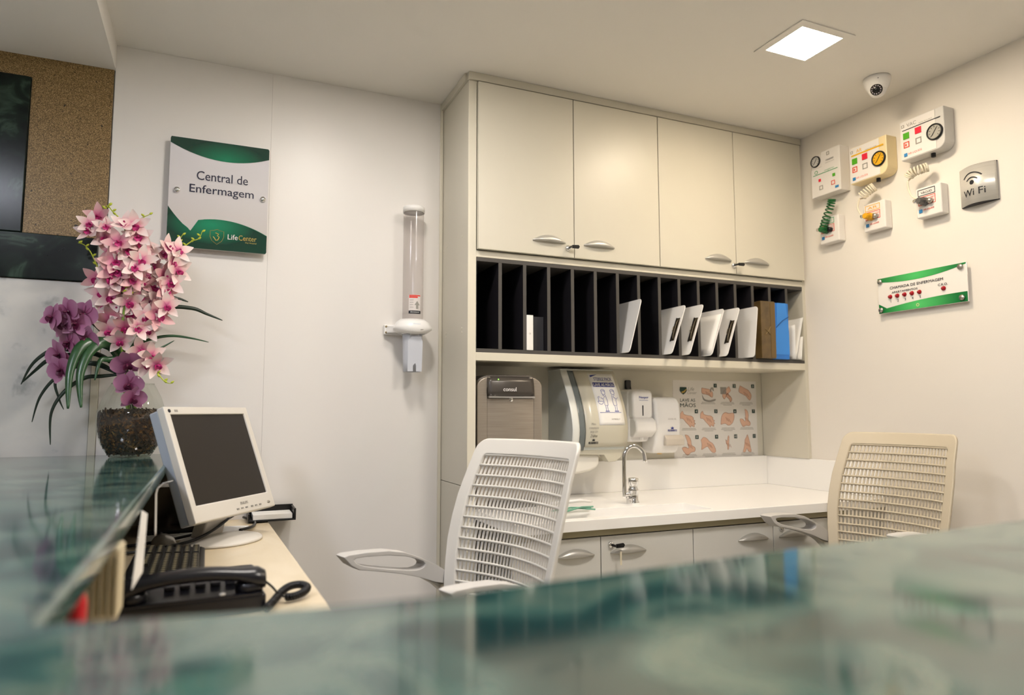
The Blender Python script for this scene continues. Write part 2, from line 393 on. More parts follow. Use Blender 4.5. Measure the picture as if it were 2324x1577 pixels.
# clipboards leaning in their slots
def clipboard(bot, top, label, clip=True, paper=False, deep=.30, z=None):
    """bot, top: pixel of the lower and upper corner of the front edge; the board sticks out of its slot by 5 cm"""
    yf = 2.222
    b = py(*bot, yf); t = py(*top, yf); lean = atan2(t.x-b.x, t.z-b.z)
    hgt = (t.z-ZB)/cos(lean)
    T = thing('clipboard', label, 'clipboard', (b.x, yf, ZB+.002), 0, 'white clipboards in the pigeonholes', rot=(0, lean, 0))
    MB().prism(rrect(0, deep, 0, hgt, .014, 4), -.0016, .0016, 'x').build('board', M_PLW, T, .0006)
    if clip:
        c = MB().box((-.004, .010, hgt*.27), (-.0016, .030, hgt*.73)).tube([(-.006, .014, hgt*.3), (-.010, .014, hgt*.36), (-.010, .014, hgt*.64), (-.006, .014, hgt*.7)], .0022, 6)
        c.tube([(-.005, .022, hgt*.42), (-.015, .020, hgt*.45), (-.015, .020, hgt*.53), (-.005, .022, hgt*.56)], .002, 6)
        c.build('clip', mat('clip_metal', '6B6252', .35, metal=.9), T)
        MB().box((-.005, .0295, hgt*.26), (-.0016, .034, hgt*.74)).build('clip_hinge', M_DARK, T)
    if paper:
        MB().grid([[(-.003-.006*sin(pi*i/8)*sin(pi*j/6), .006+.25*i/8, .006+(hgt-.03)*j/6) for j in range(7)] for i in range(9)]).build('sheet', M_PAPER, T, smooth=True, solid=.0006)
    return T
s_ = .3442
def z6(x, y): return (1060+s_*x, 560+s_*y)
clipboard(z6(1072, 700), z6(1153, 345), 'thick white clipboard leaning alone in a slot left of the group', clip=False)
clipboard(z6(1352, 712), z6(1445, 386), 'white clipboard with metal clip, leftmost of the leaning group')
clipboard(z6(1470, 712), z6(1561, 381), 'white clipboard with metal clip, second of the leaning group')
clipboard(z6(1615, 722), z6(1698, 410), 'clipboard holding loose paper, third of the leaning group', clip=False, paper=True)
clipboard(z6(1716, 724), z6(1800, 402), 'white clipboard with metal clip, fourth of the leaning group')
clipboard(z6(1897, 732), z6(1917, 394), 'plain white clipboard standing almost upright beside the brown box', clip=False)
# narrow white card box in the third slot
T = thing('card_box', 'narrow white card box standing in the third slot from the left', 'box', (1.0475, D-.002, ZB), 0)
B('box', (0, 0, 0), (.026, .20, .128), M_PAPER, T, .001); text(T, 'cx', .013, .06, .008, .006, -.0006, M_GREYINK)
o = B('slot_folder', (1.076, D+.03, ZB), (1.131, D+.20, ZB+.128), mat('charcoal_card', '2B2B30', .6), None, .001)
tag(o, 'dark grey folder box behind the white card in the third slot', 'folder')
# brown box file and blue folder
M_KRAFT = mat('brown_plastic', '5E4A28', .28, var=.35, vscale=22, coat=.5)
T = thing('box_file', 'shiny brown box file standing between clipboards and blue folder', 'box file', (2.1185, D-.035, ZB))
B('box', (0, 0, 0), (.078, .28, .243), M_KRAFT, T, .002)
B('spine_strip', (.052, -.0012, .004), (.0775, 0, .239), mat('brown_strip', '6E5833', .3), T)
MB().tube([(.020, -.002, .10), (.036, -.003, .115), (.05, -.002, .135)], .0012, 5).tube([(.022, -.002, .125), (.036, -.003, .113), (.05, -.002, .10)], .0012, 5).build('cord', mat('cord_brown', '8A744A', .6), T)
M_BLUE = mat('blue_plastic', '2A78D2', .32, var=.12, vscale=14)
T = thing('box_file', 'bright blue plastic elastic folder standing at the right end of the rack', 'box file', (2.2115, D-.016, ZB))
B('box', (0, 0, 0), (.080, .28, .243), M_BLUE, T, .003)
MB().prism([(.001, .02), (.015, .243), (.065, .243), (.079, .12), (.079, .02)], -.0012, 0).build('flap', mat('blue_flap', '3E8EE6', .3), T)
MB().tube([(.005, -.003, .135), (.04, -.004, .165), (.078, -.003, .185)], .0013, 5).build('elastic_band', mat('elastic_blue', '1B4B8C', .6), T)
# loose papers at the end of the rack
for k, (bx_, tx_, hh, lab) in enumerate(((2.322, 2.372, .185, 'sheet of white printed paper leaning at the right end of the rack'), (2.315, 2.318, .15, 'curled white sheet beside the blue folder at the rack end'), (2.350, 2.362, .10, 'small crumpled note low at the right end of the rack'))):
    rows = [[(bx_+(tx_-bx_)*j/6+.006*sin(i*.9+k), D-.02+.20*i/8, ZB+.002+hh*(j/6)*(1-.04*i/8)) for j in range(7)] for i in range(9)]
    o = MB().grid(rows).build('paper_sheet', M_PAPER, None, smooth=True, solid=.0006); tag(o, lab, 'paper')

# ------------------------------------------------------------------ white worktop with sink
WT = thing('worktop', 'long white solid-surface worktop with sink and upstand', 'worktop', (XN, DF, ZK))
def kb(mb, a, b): return mb.box((a[0]-XN, a[1]-DF, a[2]-ZK), (b[0]-XN, b[1]-DF, b[2]-ZK))
sx0, sx1, sy0, sy1 = .98, 1.615, 1.965, 2.125
mb = MB()
o4 = [(0, 0), (XR-XN-.001, 0), (XR-XN-.001, DR-DF-.001), (0, DR-DF-.001)]
i4 = [(sx0-XN, sy0-DF), (sx1-XN, sy0-DF), (sx1-XN, sy1-DF), (sx0-XN, sy1-DF)]
mb.ring(o4, i4, -.033, 0, 'z'); mb.build('slab', M_WHITE, WT, .002)
ins = .03
bz = -.14
b4 = [(sx0-XN+ins, sy0-DF+.008), (sx1-XN-.05, sy0-DF+.008), (sx1-XN-.05, sy1-DF-.012), (sx0-XN+ins, sy1-DF-.012)]
MB().add([(*p, -.0005) for p in i4]+[(*p, bz) for p in b4], [(0, 1, 5, 4), (1, 2, 6, 5), (2, 3, 7, 6), (3, 0, 4, 7), (4, 5, 6, 7)]).build('basin', M_WHITE, WT)
MB().lathe([(0, bz+.003), (.02, bz+.002), (.026, bz+.0005)], 20, (.38, .12, 0)).build('drain', M_CHROME, WT, smooth=True)
kb(MB(), (XN, DR-.014, ZK), (XR-.001, DR-.001, ZBS)).build('upstand', M_WHITE, WT, .002)
kb(MB(), (XR-.013, DF, ZK), (XR-.001, DR-.014, ZBS)).build('upstand', M_WHITE, WT, .002)

# base cabinet units under the worktop
bxs = [.851, 1.157, 1.518, 1.871, 2.232]
hxs = [(1.0645, 0), (1.259, 1), (1.778, 0), (1.965, 2)]
labs = ['grey-beige base cabinet left of the keyed unit, half hidden by the white chair', 'grey-beige base cabinet with a key hanging from its lock', 'grey-beige base cabinet between the keyed unit and the right lock', 'grey-beige base cabinet behind the right chair armrest, with a bare lock']
YD = DF+.030
for i in range(4):
    t = thing('base_cabinet', labs[i], 'cabinet', (bxs[i], YD, 0), 0, 'base cabinets under the worktop')
    w = bxs[i+1]-bxs[i]
    B('body', (.001, .019, .10), (w-.001, DR-YD-.01, .62), M_BASE, t)
    B('plinth', (.001, .05, 0), (w-.001, .40, .099), M_RAIL, t)
    B('rail', (0, -.004, .846), (w, .018, .868), M_RAIL, t)
    d = B('door', (.0016, 0, .104), (w-.0016, .0175, .8415), M_BASE, t, .0012)
    hx_, kind = hxs[i]
    lens_handle(d, hx_-bxs[i], .789)
    if kind:
        lock(d, (1.193 if kind == 1 else 1.907)-bxs[i], .815 if kind == 1 else .821, kind == 1)
        if kind == 1: MB().box((.052, -.031, .755), (.058, -.029, .797)).build('key_tag', mat('cream_tag', 'DCD2B8', .6), d)
o = B('filler_panel', (2.232, YD, .10), (XR-.001, YD+.018, .866), M_BASE, None, .001); tag(o, 'grey-beige filler panel between base cabinets and right wall', 'panel')
# ================================================================== THINGS IN THE RECESS
# water purifier: local origin at its base centre front, x right, y into the recess
M_STEEL = ramp_mat('brushed_bronze_steel', [(0, '8A8074'), (.5, 'A0968A'), (1, 'B0A79B')], 'noise', 8, 3, .3, tscale=(1, 1, 60))
M_STEEL.node_tree.nodes['Principled BSDF'].inputs['Metallic'].default_value = .4
M_PURD = mat('purifier_dark', '4A4540', .3, metal=.2)
cx, yf = .990, 2.285
P = thing('water_purifier', 'dark bronze countertop water purifier with arched top', 'purifier', (cx, yf, ZK))
w2, hT = .126, .468
def arch(w, h0, h1, r, n=8):
    pts = [(-w, h0), (w, h0)]
    for i in range(n+1): t = pi/2*i/n; pts.append((w-r+r*cos(t), h1-r*.55+r*.55*sin(t)))
    for i in range(n+1): t = pi/2+pi/2*i/n; pts.append((-w+r+r*cos(t), h1-r*.55+r*.55*sin(t)))
    return pts
MB().prism(arch(w2, 0, hT, .06), .010, .235).build('body', M_PURD, P, .006, seg=3)
# front cheeks and panel
arcL = [(-w2+.05+.05*cos(a), hT-.042+.034*sin(a)) for a in [pi/2+pi/2*i/6 for i in range(7)]]
MB().prism([(-w2, .0), (-.088, .0), (-.088, .420), (-w2+.05, .455)]+arcL, .0, .012).build('cheek', M_STEEL, P, .005, seg=3)
MB().prism([(w2, .0), (.092, .0), (.092, .420), (w2-.05, .455)]+[(-x, z) for x, z in arcL], .0, .012).build('cheek', M_STEEL, P, .005, seg=3)
# display head with a slight bulge
hd = MB().grid([[(x, -.006-.012*(1-(x/.095)**2)+.01*(k/4)**2, .392+.064*k/4) for x in [-.09+.18*i/10 for i in range(11)]] for k in range(5)]).build('display_panel', M_PURD, P, smooth=True, solid=.006)
text(hd, 'consul', -.012, .415, .05, .014, -.024, M_PLW, .02)
MB().box((-.028, -.012, .442), (.030, -.009, .447)).build('display_label', M_PLG, hd)
MB().disc((-.052, -.0135, .450), .0022, 10).build('indicator_light', mat('led_green', '7BE04A', .4, emit='7BE04A', estr=1), hd)
B('trim_bar', (-.088, -.016, .384), (.091, .002, .391), M_CHROME, P, .001)
MB().lathe([(.008, 0), (.008, -.012), (.005, -.014), (0, -.014)], 12, (0, -.004, .385)).build('spout', M_CHROME, P, smooth=True)
MB().grid([[(-.088+.18*i/12, .002-.010*sin(pi*i/12), .03+.352*k) for i in range(13)] for k in (0, 1)]).build('niche_panel', M_STEEL, P, smooth=True)
B('drip_tray', (-.088, -.03, .0), (.092, .03, .03), M_PURD, P, .003)

# paper towel dispenser on the recess wall
M_TOW = mat('towel_plastic', 'CBC6B4', .22, spec=.5); M_TOWS = mat('towel_side', 'CDD1CC', .3); M_TOWD = mat('towel_smoke', '6F7676', .15); M_TOWE = mat('towel_edge', 'E2E4DF', .25)
T = thing('towel_dispenser', 'large curved paper towel dispenser with a hand-washing sticker', 'dispenser', (1.264, DR, 1.09))
TW, TH = .245, .312
def tdep(z): # front depth profile
    t = z/TH; return -(.105+.105*sin(pi*min(1, max(0, (1-t)))*.62) - .02*max(0, .25-t)*2)
N = 16; zz = [TH*i/N for i in range(N+1)]
prof = [(0, 0)]+[(tdep(z), z) for z in zz]+[(0, TH)]
MB().prism(prof, 0.004, TW-.004, 'x').build('housing', M_TOWS, T, .003)
def shell(nm, x0, x1, off, m, z0=0, z1=TH, th=.004):
    rows = [[(x0+(x1-x0)*k/4, tdep(z)-off, z) for k in range(5)] for z in [z0+(z1-z0)*i/N for i in range(N+1)]]
    return MB().grid(rows).build(nm, m, T, smooth=True, solid=th)
shell('edge_strip', 0, .030, .003, M_TOWE)
shell('sight_strip', .031, .056, .001, M_TOWD)
fc = shell('front_cover', .058, TW, .004, M_TOW, .012)
B('top_cap', (0, -.112, TH-.002), (TW, 0, TH+.004), M_TOWS, T, .003)
fn = lambda x, y, z: (x, tdep(z)-.0065-y, z)
stk = shell('sticker', .118, .232, .0065, M_PAPER, .095, .298, .0006)
text(stk, 'STERILE PACK', .180, .277, .082, .013, .0008, M_BLUEINK, .02, fn=fn)
flat('print_wedge', [(.126, .292), (.160, .296), (.126, .284)], .0008, M_BLUEINK, stk, fn)
def strip(x0, x1, z0, z1, m, par, y=.0008, nm='print_band'):
    rows = [[fn(x, y, z0+(z1-z0)*i/6) for x in (x0, (x0+x1)/2, x1)] for i in range(7)]
    return MB().grid(rows).build(nm, m, par, smooth=True)
strip(.127, .224, .245, .263, M_BLUEINK, stk)
text(stk, 'LAVE AS MÃOS', .1755, .255, .090, .014, .0016, M_PAPER, .03, fn=fn)
strip(.150, .215, .2685, .2697, M_GREYINK, stk)
# two simple line figures at a wash basin
def ln(pts, r=.0009, par=stk):
    MB().tube([fn(p[0], .001, p[1]) for p in pts], r, 4).build('line_drawing', mat('ink_violet', '4A55A8', .6), par)
def circ(cx, cz, r, a0=0, a1=360, n=12): return [(cx+r*cos(radians(a0+(a1-a0)*i/n)), cz+r*sin(radians(a0+(a1-a0)*i/n))) for i in range(n+1)]
for fx, sgn in ((.162, -1), (.204, 1)):
    ln(circ(fx, .222, .008)); ln(circ(fx, .226, .0095, 10, 170)); ln([(fx+sgn*.006, .213), (fx-sgn*.002, .206), (fx+sgn*.010, .196), (fx+sgn*.017, .203)])
    ln([(fx-sgn*.006, .212), (fx-sgn*.009, .19), (fx-sgn*.008, .172), (fx+sgn*.006, .172), (fx+sgn*.007, .195)]); ln([(fx-.004, .171), (fx-.004, .150)]); ln([(fx+.004, .171), (fx+.004, .150)]); ln([(fx-.009, .149), (fx+.009, .149)], .0016)
ln(circ(.140, .188, .012, 180, 360)+[(.128, .188)]); ln([(.133, .188), (.133, .205), (.138, .207), (.14, .202)]); ln([(.127, .144), (.222, .144)])
text(stk, 'KIMBERLY', .194, .118, .038, .006, .001, M_GREYINK, fn=fn)
for b_, zc, w_, h_ in (('Mãos', .100, .020, .009), ('comumente', .085, .042, .008), ('secas com', .070, .034, .008), ('2 folhas', .055, .030, .011)):
    text(fc, b_, .092, zc, w_, h_, .0005, M_GREYINK if zc > .06 else M_INK, .0, fn=fn, shear=.25)
text(fc, 'MELHORAMENTOS', .092, .028, .042, .009, .0005, M_INK, .05, fn=fn)
flat('logo_crown', [(.085, .044), (.0885, .0395), (.092, .045), (.0955, .0395), (.099, .044), (.097, .035), (.087, .035)], .0005, M_INK, fc, fn)
B('outlet_slot', (.01, -.17, -.012), (TW-.01, -.02, .0), M_TOW, T, .003)
MB().prism([(.03, .004), (.240, .004), (.225, -.030), (.205, -.046), (.170, -.048), (.150, -.020), (.03, -.016)], -.190, -.150).build('outlet_lip', M_TOW, T, .002)
MB().prism([(.0, -.014), (.130, -.014), (.140, -.030), (.138, -.056), (.124, -.072), (.095, -.083), (.05, -.090), (.0, -.092)], -.175, -.125).build('collecting_tray', mat('tray_white', 'E6E2D8', .35), T, .012, seg=4)

# two soap dispensers
def soap(x, z, w, h, d, label, kind):
    t = thing('soap_dispenser', label, 'dispenser', (x, DR, z), 0, 'white wall soap dispensers')
    pts = rrect(0, w, 0, h, .022, 6)
    if kind == 0:
        MB().prism(rrect(0, w, -.004, h, .02, 6), -d*.62, 0).build('housing', M_PLW, t, .012, seg=4)
        MB().prism(rrect(.004, w-.002, h*.42, h-.004, .018, 6), -d*.86, -d*.3).build('front_cover', M_PLW, t, .012, seg=4)
        MB().prism([(-d*.3, .016), (-d*.75, .016), (-d*1.02, .040), (-d*.98, .085), (-d*.80, .098), (-d*.3, .098)], .008, w+.004, 'x').build('push_lever', M_PLW, t, .010, seg=4)
        MB().box((w*.5-.0028, -d*.862, .105), (w*.5+.0028, -d*.858, .148)).build('sight_window', M_INK, t)
        text(t, 'Nexpor', w*.55, h-.035, .046, .012, -d*.863, M_BLUEINK, .06); text(t, 'PROFESSIONAL', w*.55, h-.046, .044, .004, -d*.863, M_BLUEINK, .0)
        MB().lathe([(.007, 0), (.006, -.012), (0, -.013)], 12, (w*.55, -d*.7, .016)).build('nozzle', M_PLW, t, smooth=True)
    else:
        MB().prism([(0, .0), (-d*.72, .0), (-d*.92, .045), (-d*1.0, .12), (-d*.95, h-.03), (-d*.78, h-.004), (0, h)], 0, w, 'x').build('housing', M_PLW, t, .014, seg=4)
        MB().prism([(-d*.92, .032), (-d*1.10, .034), (-d*1.12, .062), (-d*.98, .078)], w*.30, w+.004, 'x').build('push_lever', mat('lever_beige', 'C6BDB0', .4), t, .004)
        text(t, 'ALCOOL GEL', w*.62, h*.60, .042, .006, -d*1.003, M_GREYINK)
        text(t, 'MELHORAMENTOS', w*.62, h*.40, .046, .008, -d*1.003, M_BLUEINK, .05)
        flat('logo_crown', [(w*.62+dx, h*.40+dz) for dx, dz in ((-.008, .016), (-.004, .011), (0, .017), (.004, .011), (.008, .016), (.006, .006), (-.006, .006))], -d*1.003, M_BLUEINK, t)
        MB().lathe([(.012, .002), (.010, -.006), (0, -.007)], 12, (w*.45, -d*.45, 0)).build('nozzle', mat('amber_plastic', 'D9B777', .4), t, smooth=True)
    return t
soap(1.600, 1.115, .106, .215, .125, 'white soap dispenser with blue lettering beside the towel dispenser', 0)
soap(1.712, 1.062, .128, .240, .118, 'taller white soap dispenser with beige push lever beside the poster', 1)
# black wall hook
T = thing('wall_hook', 'small black plastic hook above the white soap dispenser', 'hook', (1.647, DR, 1.332))
MB().prism(rrect(-.013, .013, 0, .040, .006), -.012, 0).build('plate', M_DARK, T, .002)
MB().tube([(-.010, -.012, .01), (-.010, -.016, -.004), (-.010, -.006, -.012)], .0025, 6).tube([(.010, -.012, .01), (.010, -.016, -.004), (.010, -.006, -.012)], .0025, 6).build('prong', M_DARK, T)

# hand-washing poster
PW, PH = .475, .353
T = thing('hand_washing_poster', 'white hand-washing poster with eleven numbered drawings of hands', 'poster', (1.885, DR, 1.024))
sh = B('sheet', (0, -.0012, 0), (PW, -.0003, PH), mat('poster_paper', 'DEDAD4', .6), T)
M_SKIN = mat('print_skin', 'D9B199', .7); M_SKINL = mat('print_skin_line', '9A6148', .7); M_PGRN = mat('print_green', '12352E', .6); M_GOLD = mat('print_gold', 'B79B4A', .5)
YP = -.0016
flat('shield', [(.038, .322), (.074, .322), (.076, .306), (.068, .296), (.056, .288), (.044, .296), (.036, .306)], YP, M_PGRN, sh)
flat('shield_stroke', [(.046, .301), (.058, .304), (.072, .314), (.074, .311), (.062, .298), (.048, .295)], YP-.0003, M_GOLD, sh)
text(sh, 'Life', .098, .314, .036, .016, YP, M_GREYINK, shear=.3); text(sh, 'Center', .104, .297, .052, .012, YP, M_GREYINK, shear=.3)
text(sh, 'LAVE AS', .079, .2635, .082, .014, YP, M_PGRN, .015); text(sh, 'MÃOS', .080, .2430, .085, .021, YP, M_PGRN, .015)
def blob(pts, cx, cz, s=1, flipx=1, rot=0, m=M_SKIN, nm='hand_drawing', y=YP):
    P_ = []
    for p in spline([(*q, 0) for q in pts+[pts[0]]], 4)[:-1]:
        a, b_ = p.x*s*flipx, p.y*s; P_.append((cx+a*cos(rot)-b_*sin(rot), cz+a*sin(rot)+b_*cos(rot)))
    o = flat(nm, P_, y, m, sh)
    if m is M_SKIN: MB().tube([(a, y-.0002, b) for a, b in P_], .0006, 4, closed=True).build('drawing_outline', M_SKINL, o)
    bm = bmesh.new(); bm.from_mesh(o.data); bmesh.ops.triangulate(bm, faces=bm.faces[:], ngon_method='EAR_CLIP'); bm.to_mesh(o.data); bm.free(); return o
HAND = [(-.042, .022), (-.030, .034), (-.022, .020), (.0, .014), (.018, .012), (.030, .002), (.026, -.002), (.038, -.010), (.032, -.014), (.040, -.024), (.032, -.026), (.034, -.036), (.024, -.034), (.018, -.030), (.012, -.038), (.004, -.030), (-.012, -.016), (-.028, .000), (-.042, .002)]
FIST = [(-.036, -.026), (-.030, .010), (-.012, .026), (.010, .022), (.036, .022), (.038, .0), (.026, -.022), (.006, -.030), (-.012, -.022)]
ARM = [(-.034, .024), (-.010, .020), (.014, .016), (.034, .0), (.032, -.022), (.020, -.020), (.008, -.012), (-.010, -.008), (-.034, -.002)]
PALM = [(-.020, .044), (-.002, .040), (.012, .020), (.016, -.002), (.034, -.014), (.032, -.030), (.012, -.034), (-.006, -.046), (-.022, -.036), (-.036, -.016), (-.020, -.010), (.0, -.016), (-.008, .016)]
TWO = [(-.040, .018), (-.026, .030), (-.008, .024), (.004, .012), (.022, .002), (.036, -.020), (.036, -.034), (.022, -.036), (.008, -.026), (-.006, -.010), (-.024, -.016), (-.038, -.022), (-.036, .0)]
PRAY = [(-.024, -.040), (-.014, -.010), (-.010, .016), (.0, .030), (.006, .040), (.016, .012), (.022, -.016), (.026, -.040), (.010, -.038), (.0, -.024), (-.010, -.040)]
FING = [(-.010, .0), (-.012, .020), (-.004, .012), (.002, .036), (.008, .034), (.006, .0), (.004, -.024), (-.002, -.026), (-.004, -.006)]
cells = [(1, 0, ARM, .9, 1, .0), (2, 0, ARM, .8, -1, .5), (3, 0, ARM, 1.1, 1, -.25), (0, 1, HAND, 1.0, 1, 0), (1, 1, HAND, .98, 1, 0), (2, 1, FIST, 1.05, 1, 0), (3, 1, PALM, .9, 1, -.3), (0, 2, PALM, 1.0, 1, 0), (1, 2, TWO, 1.05, 1, 0), (2, 2, FING, .95, 1, 0), (3, 2, PRAY, .98, 1, 0)]
for n_, (c_, r_, sh_, s__, fl, ro) in enumerate(cells):
    ccx = .083+.110*c_; ccz = (.298, .181, .066)[r_]
    blob(sh_, ccx-.004, ccz, s__, fl, ro)
    if r_ == 0 and c_ == 1:
        blob([(-.035, -.005), (-.02, -.028), (.01, -.034), (.04, -.028), (.04, -.036), (.008, -.042), (-.026, -.034)], ccx, ccz, 1, m=M_GREYINK, nm='basin_drawing', y=YP-.0002)
        blob([(.010, .004), (.016, .022), (.030, .024), (.034, .010), (.028, .008), (.022, .016), (.016, .002)], ccx, ccz, 1, m=M_GREYINK, nm='tap_drawing', y=YP-.0002)
    if r_ == 0 and c_ == 2:
        flat('dispenser_drawing', [(ccx-.040, ccz+.026), (ccx-.004, ccz+.026), (ccx-.006, ccz-.006), (ccx-.038, ccz-.006)], YP-.0002, M_GREYINK, sh)
        blob(ARM, ccx+.010, ccz-.022, .55, 1, -.5)
    # darker fold lines between the fingers
    L_ = MB()
    for q in range(3): L_.tube([(ccx-.012+.009*q, YP-.0003, ccz+.006-.004*q), (ccx-.004+.010*q, YP-.0003, ccz-.010-.004*q)], .0007, 4)
    L_.build('drawing_lines', M_SKINL, sh)
    bx0, bz0 = ccx+.033, ccz+.024
    nb = flat('number_box', [(bx0, bz0), (bx0+.018, bz0), (bx0+.018, bz0+.0175), (bx0, bz0+.0175)], YP-.0004, M_PGRN, sh)
    text(sh, str(n_+1), bx0+.009, bz0+.009, None, .010, YP-.0008, M_PAPER, name='number')
    cap = MB()
    for q in range(3 if (n_ % 3) else 2):
        wq = (.072, .080, .050)[q]; cap.box((ccx-wq/2, YP, ccz-.043-.006*q-.0016), (ccx+wq/2, YP+.0002, ccz-.043-.006*q+.0004))
    cap.build('caption', M_GREYINK, sh)

# chrome faucet
T = thing('faucet', 'chrome swan-neck faucet standing at the back of the sink', 'faucet', (1.429, 2.187, ZK))
MB().lathe([(0, 0), (.021, 0), (.021, .006), (.018, .010), (.018, .045), (.020, .05), (.015, .058), (.014, .066), (.0185, .070), (.0195, .088), (.017, .093), (0, .094)], 24, (.010, 0, 0)).build('valve_body', M_CHROME, T, smooth=True)
MB().lathe([(0, .0), (.012, .0), (.012, .020), (0, .020)], 14, (-.010, -.004, -.0)).build('foot', M_CHROME, T, .001, smooth=True)
MB().tube([(.010, 0, .034), (-.016, 0, .034), (-.028, 0, .036)], .009, 12).build('side_arm', M_CHROME, T, smooth=True)
pa = [(-.028, 0, .022), (-.028, 0, .05), (-.028, 0, .10), (-.028, 0, .150)]
for i in range(1, 11): t_ = pi-pi*.88*i/10; pa.append((.008+.036*cos(t_), -.05*(i/10)**2*.5, .165+.045*sin(t_)))
pa.append((.043, -.03, .150))
MB().tube(spline(pa, 3), .0075, 14).build('swan_neck', M_CHROME, T, smooth=True)
# small bundle of instruments beside the sink
T = thing('straw_bundle', 'white stick and green strips lying beside the sink', 'straws', (1.188, 2.08, ZK))
MB().tube([(-.13, .02, .03), (0, .055, .030), (.045, .075, .022), (.062, .082, .020)], [.006, .006, .005, .002], 8).build('stick', M_PLW, T, smooth=True)
MB().tube([(-.13, .02, .006), (-.05, .03, .012), (.030, .035, .006)], .0028, 6).tube([(-.12, .0, .004), (-.03, .02, .010), (.032, .01, .004)], .0028, 6).tube([(-.1, -.01, .004), (-.02, .012, .014), (.03, .02, .012)], .0028, 6).build('green_strips', mat('green_plastic', '6FA58E', .4), T)
# ================================================================== SIGN WALL
# nurses' station sign
SGX0, SGX1, SGZ0, SGZ1 = -.150, .166, 1.788, 2.168
SW_, SH_ = SGX1-SGX0, SGZ1-SGZ0
T = thing('wall_sign', 'rectangular acrylic sign reading Central de Enfermagem on the panelled wall', 'sign', (SGX0, DW-.0125, SGZ0))
M_SGN = ramp_mat('sign_white', [(0, 'C9C2BC'), (.5, 'D6D2D3'), (1, 'DDDBE0')], 2, SH_, rough=.06, coat=1)
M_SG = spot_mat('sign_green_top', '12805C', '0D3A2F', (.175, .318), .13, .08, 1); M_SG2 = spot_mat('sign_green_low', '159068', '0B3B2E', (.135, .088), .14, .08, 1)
pl = MB().prism(rrect(0, SW_, 0, SH_, .008, 4), -.0290, -.0235).build('plate', M_SGN, T, .0008)
YS = -.0295
def arcpts(x0, z0, x1, z1, bulge, n=16):
    return [(x0+(x1-x0)*i/n, z0+(z1-z0)*i/n+bulge*4*(i/n)*(1-i/n)) for i in range(n+1)]
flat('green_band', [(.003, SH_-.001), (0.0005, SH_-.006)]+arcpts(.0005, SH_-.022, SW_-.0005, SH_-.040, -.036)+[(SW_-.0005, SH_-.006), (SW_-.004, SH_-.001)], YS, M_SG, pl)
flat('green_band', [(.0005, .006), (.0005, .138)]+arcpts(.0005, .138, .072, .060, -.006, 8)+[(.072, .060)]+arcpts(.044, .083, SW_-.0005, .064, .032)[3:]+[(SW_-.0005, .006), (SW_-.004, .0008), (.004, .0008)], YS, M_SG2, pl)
MB().tube([(x, YS-.0003, z) for x, z in arcpts(.044, .083, SW_-.0005, .064, .032)[4:]], .0007, 4).tube([(.044, YS-.0003, .083), (.066, YS-.0003, .066)], .0008, 4).build('green_line', mat('sign_line', '1F8A66', .3), pl)
M_SIGNINK = mat('sign_ink', '2B2B40', .4)
text(pl, 'Central de', .166, .254, .163, .031, YS-.0004, M_SIGNINK, .013); text(pl, 'Enfermagem', .166, .203, .204, .037, YS-.0004, M_SIGNINK, .014)
SHD = [(.133, .066), (.145, .068), (.155, .072), (.165, .068), (.176, .066), (.176, .046), (.170, .032), (.155, .020), (.139, .032), (.133, .046)]
MB().tube([(x, YS-.0005, z) for x, z in SHD], .0006, 4, closed=True).build('shield_outline', M_GOLD, pl)
MB().tube([(.150, YS-.0005, .060), (.160, YS-.0005, .056), (.156, YS-.0005, .050), (.162, YS-.0005, .046), (.158, YS-.0005, .036), (.152, YS-.0005, .034), (.145, YS-.0005, .044), (.143, YS-.0005, .046)], .0014, 5).build('shield_mark', mat('gold_bright', 'D6B74E', .4), pl)
text(pl, 'Life', .205, .050, .032, .018, YS-.0005, M_PLW, 0); text(pl, 'Center', .253, .050, .058, .018, YS-.0005, M_GOLD, 0); text(pl, 'Day Hospital', .264, .034, .036, .006, YS-.0005, M_GOLD, 0)
for xx in (.026, SW_-.017):
    MB().lathe([(.010, -.001), (.010, -.034), (.008, -.038), (0, -.039)], 20, (xx, 0, .195 if xx < .1 else .195), 'y').build('standoff', M_CHROME, T, smooth=True)

# cup dispenser
T = thing('cup_dispenser', 'tall clear tube cup dispenser with white cap on the panelled wall', 'dispenser', (.685, DW-.0125, 1.385))
YC = -.068
M_TUBE = clear_mat('tube_clear', 'F6F4F3', .12, 1.04, .16, 'DCD6D4'); M_TUBEW = clear_mat('tube_frost', 'F0F2F6', .25, 1.04, .65, 'E6E9F0')
def cyl(z0, z1, r, seg=36): return MB().lathe([(r, z0), (r, z1)], seg, (0, YC, 0))
cyl(.165, .610, .038).build('tube', M_TUBE, T, smooth=True)
MB().lathe([(.0385, .600), (.041, .600), (.041, .620), (.039, .622), (0, .623)], 36, (0, YC, 0)).build('cap', M_PLW, T, smooth=True)
# collar with wings
col = MB(); rows = []
for k, (zz_, rr_) in enumerate(((.142, .041), (.137, .050), (.147, .062), (.164, .061), (.182, .052), (.193, .0395))):
    rows.append([(rr_*1.15*cos(t), YC+rr_*.95*sin(t), zz_+(.010*cos(t)**2 if k in (1, 2) else 0)) for t in [2*pi*i/32 for i in range(33)]])
MB().grid(rows).build('collar', M_PLW, T, smooth=True, solid=.003)
text(T, 'descarpack', 0, .172, .028, .004, YC-.0605, mat('ink_paleblue', '6E9CC4', .5))
MB().tube([(.052, YC-.030, .158), (.035, YC-.050, .154), (.015, YC-.060, .151)], .0016, 5).build('slit', M_GREYINK, T)
B('bracket', (-.095, -.018, .140), (-.030, -.001, .178), M_PLW, T, .004)
MB().prism([(-.088, -.018), (-.04, -.030), (-.036, -.06), (-.056, -.05), (-.094, -.012)], .146, .170, 'z').build('arm', M_PLW, T, .003)
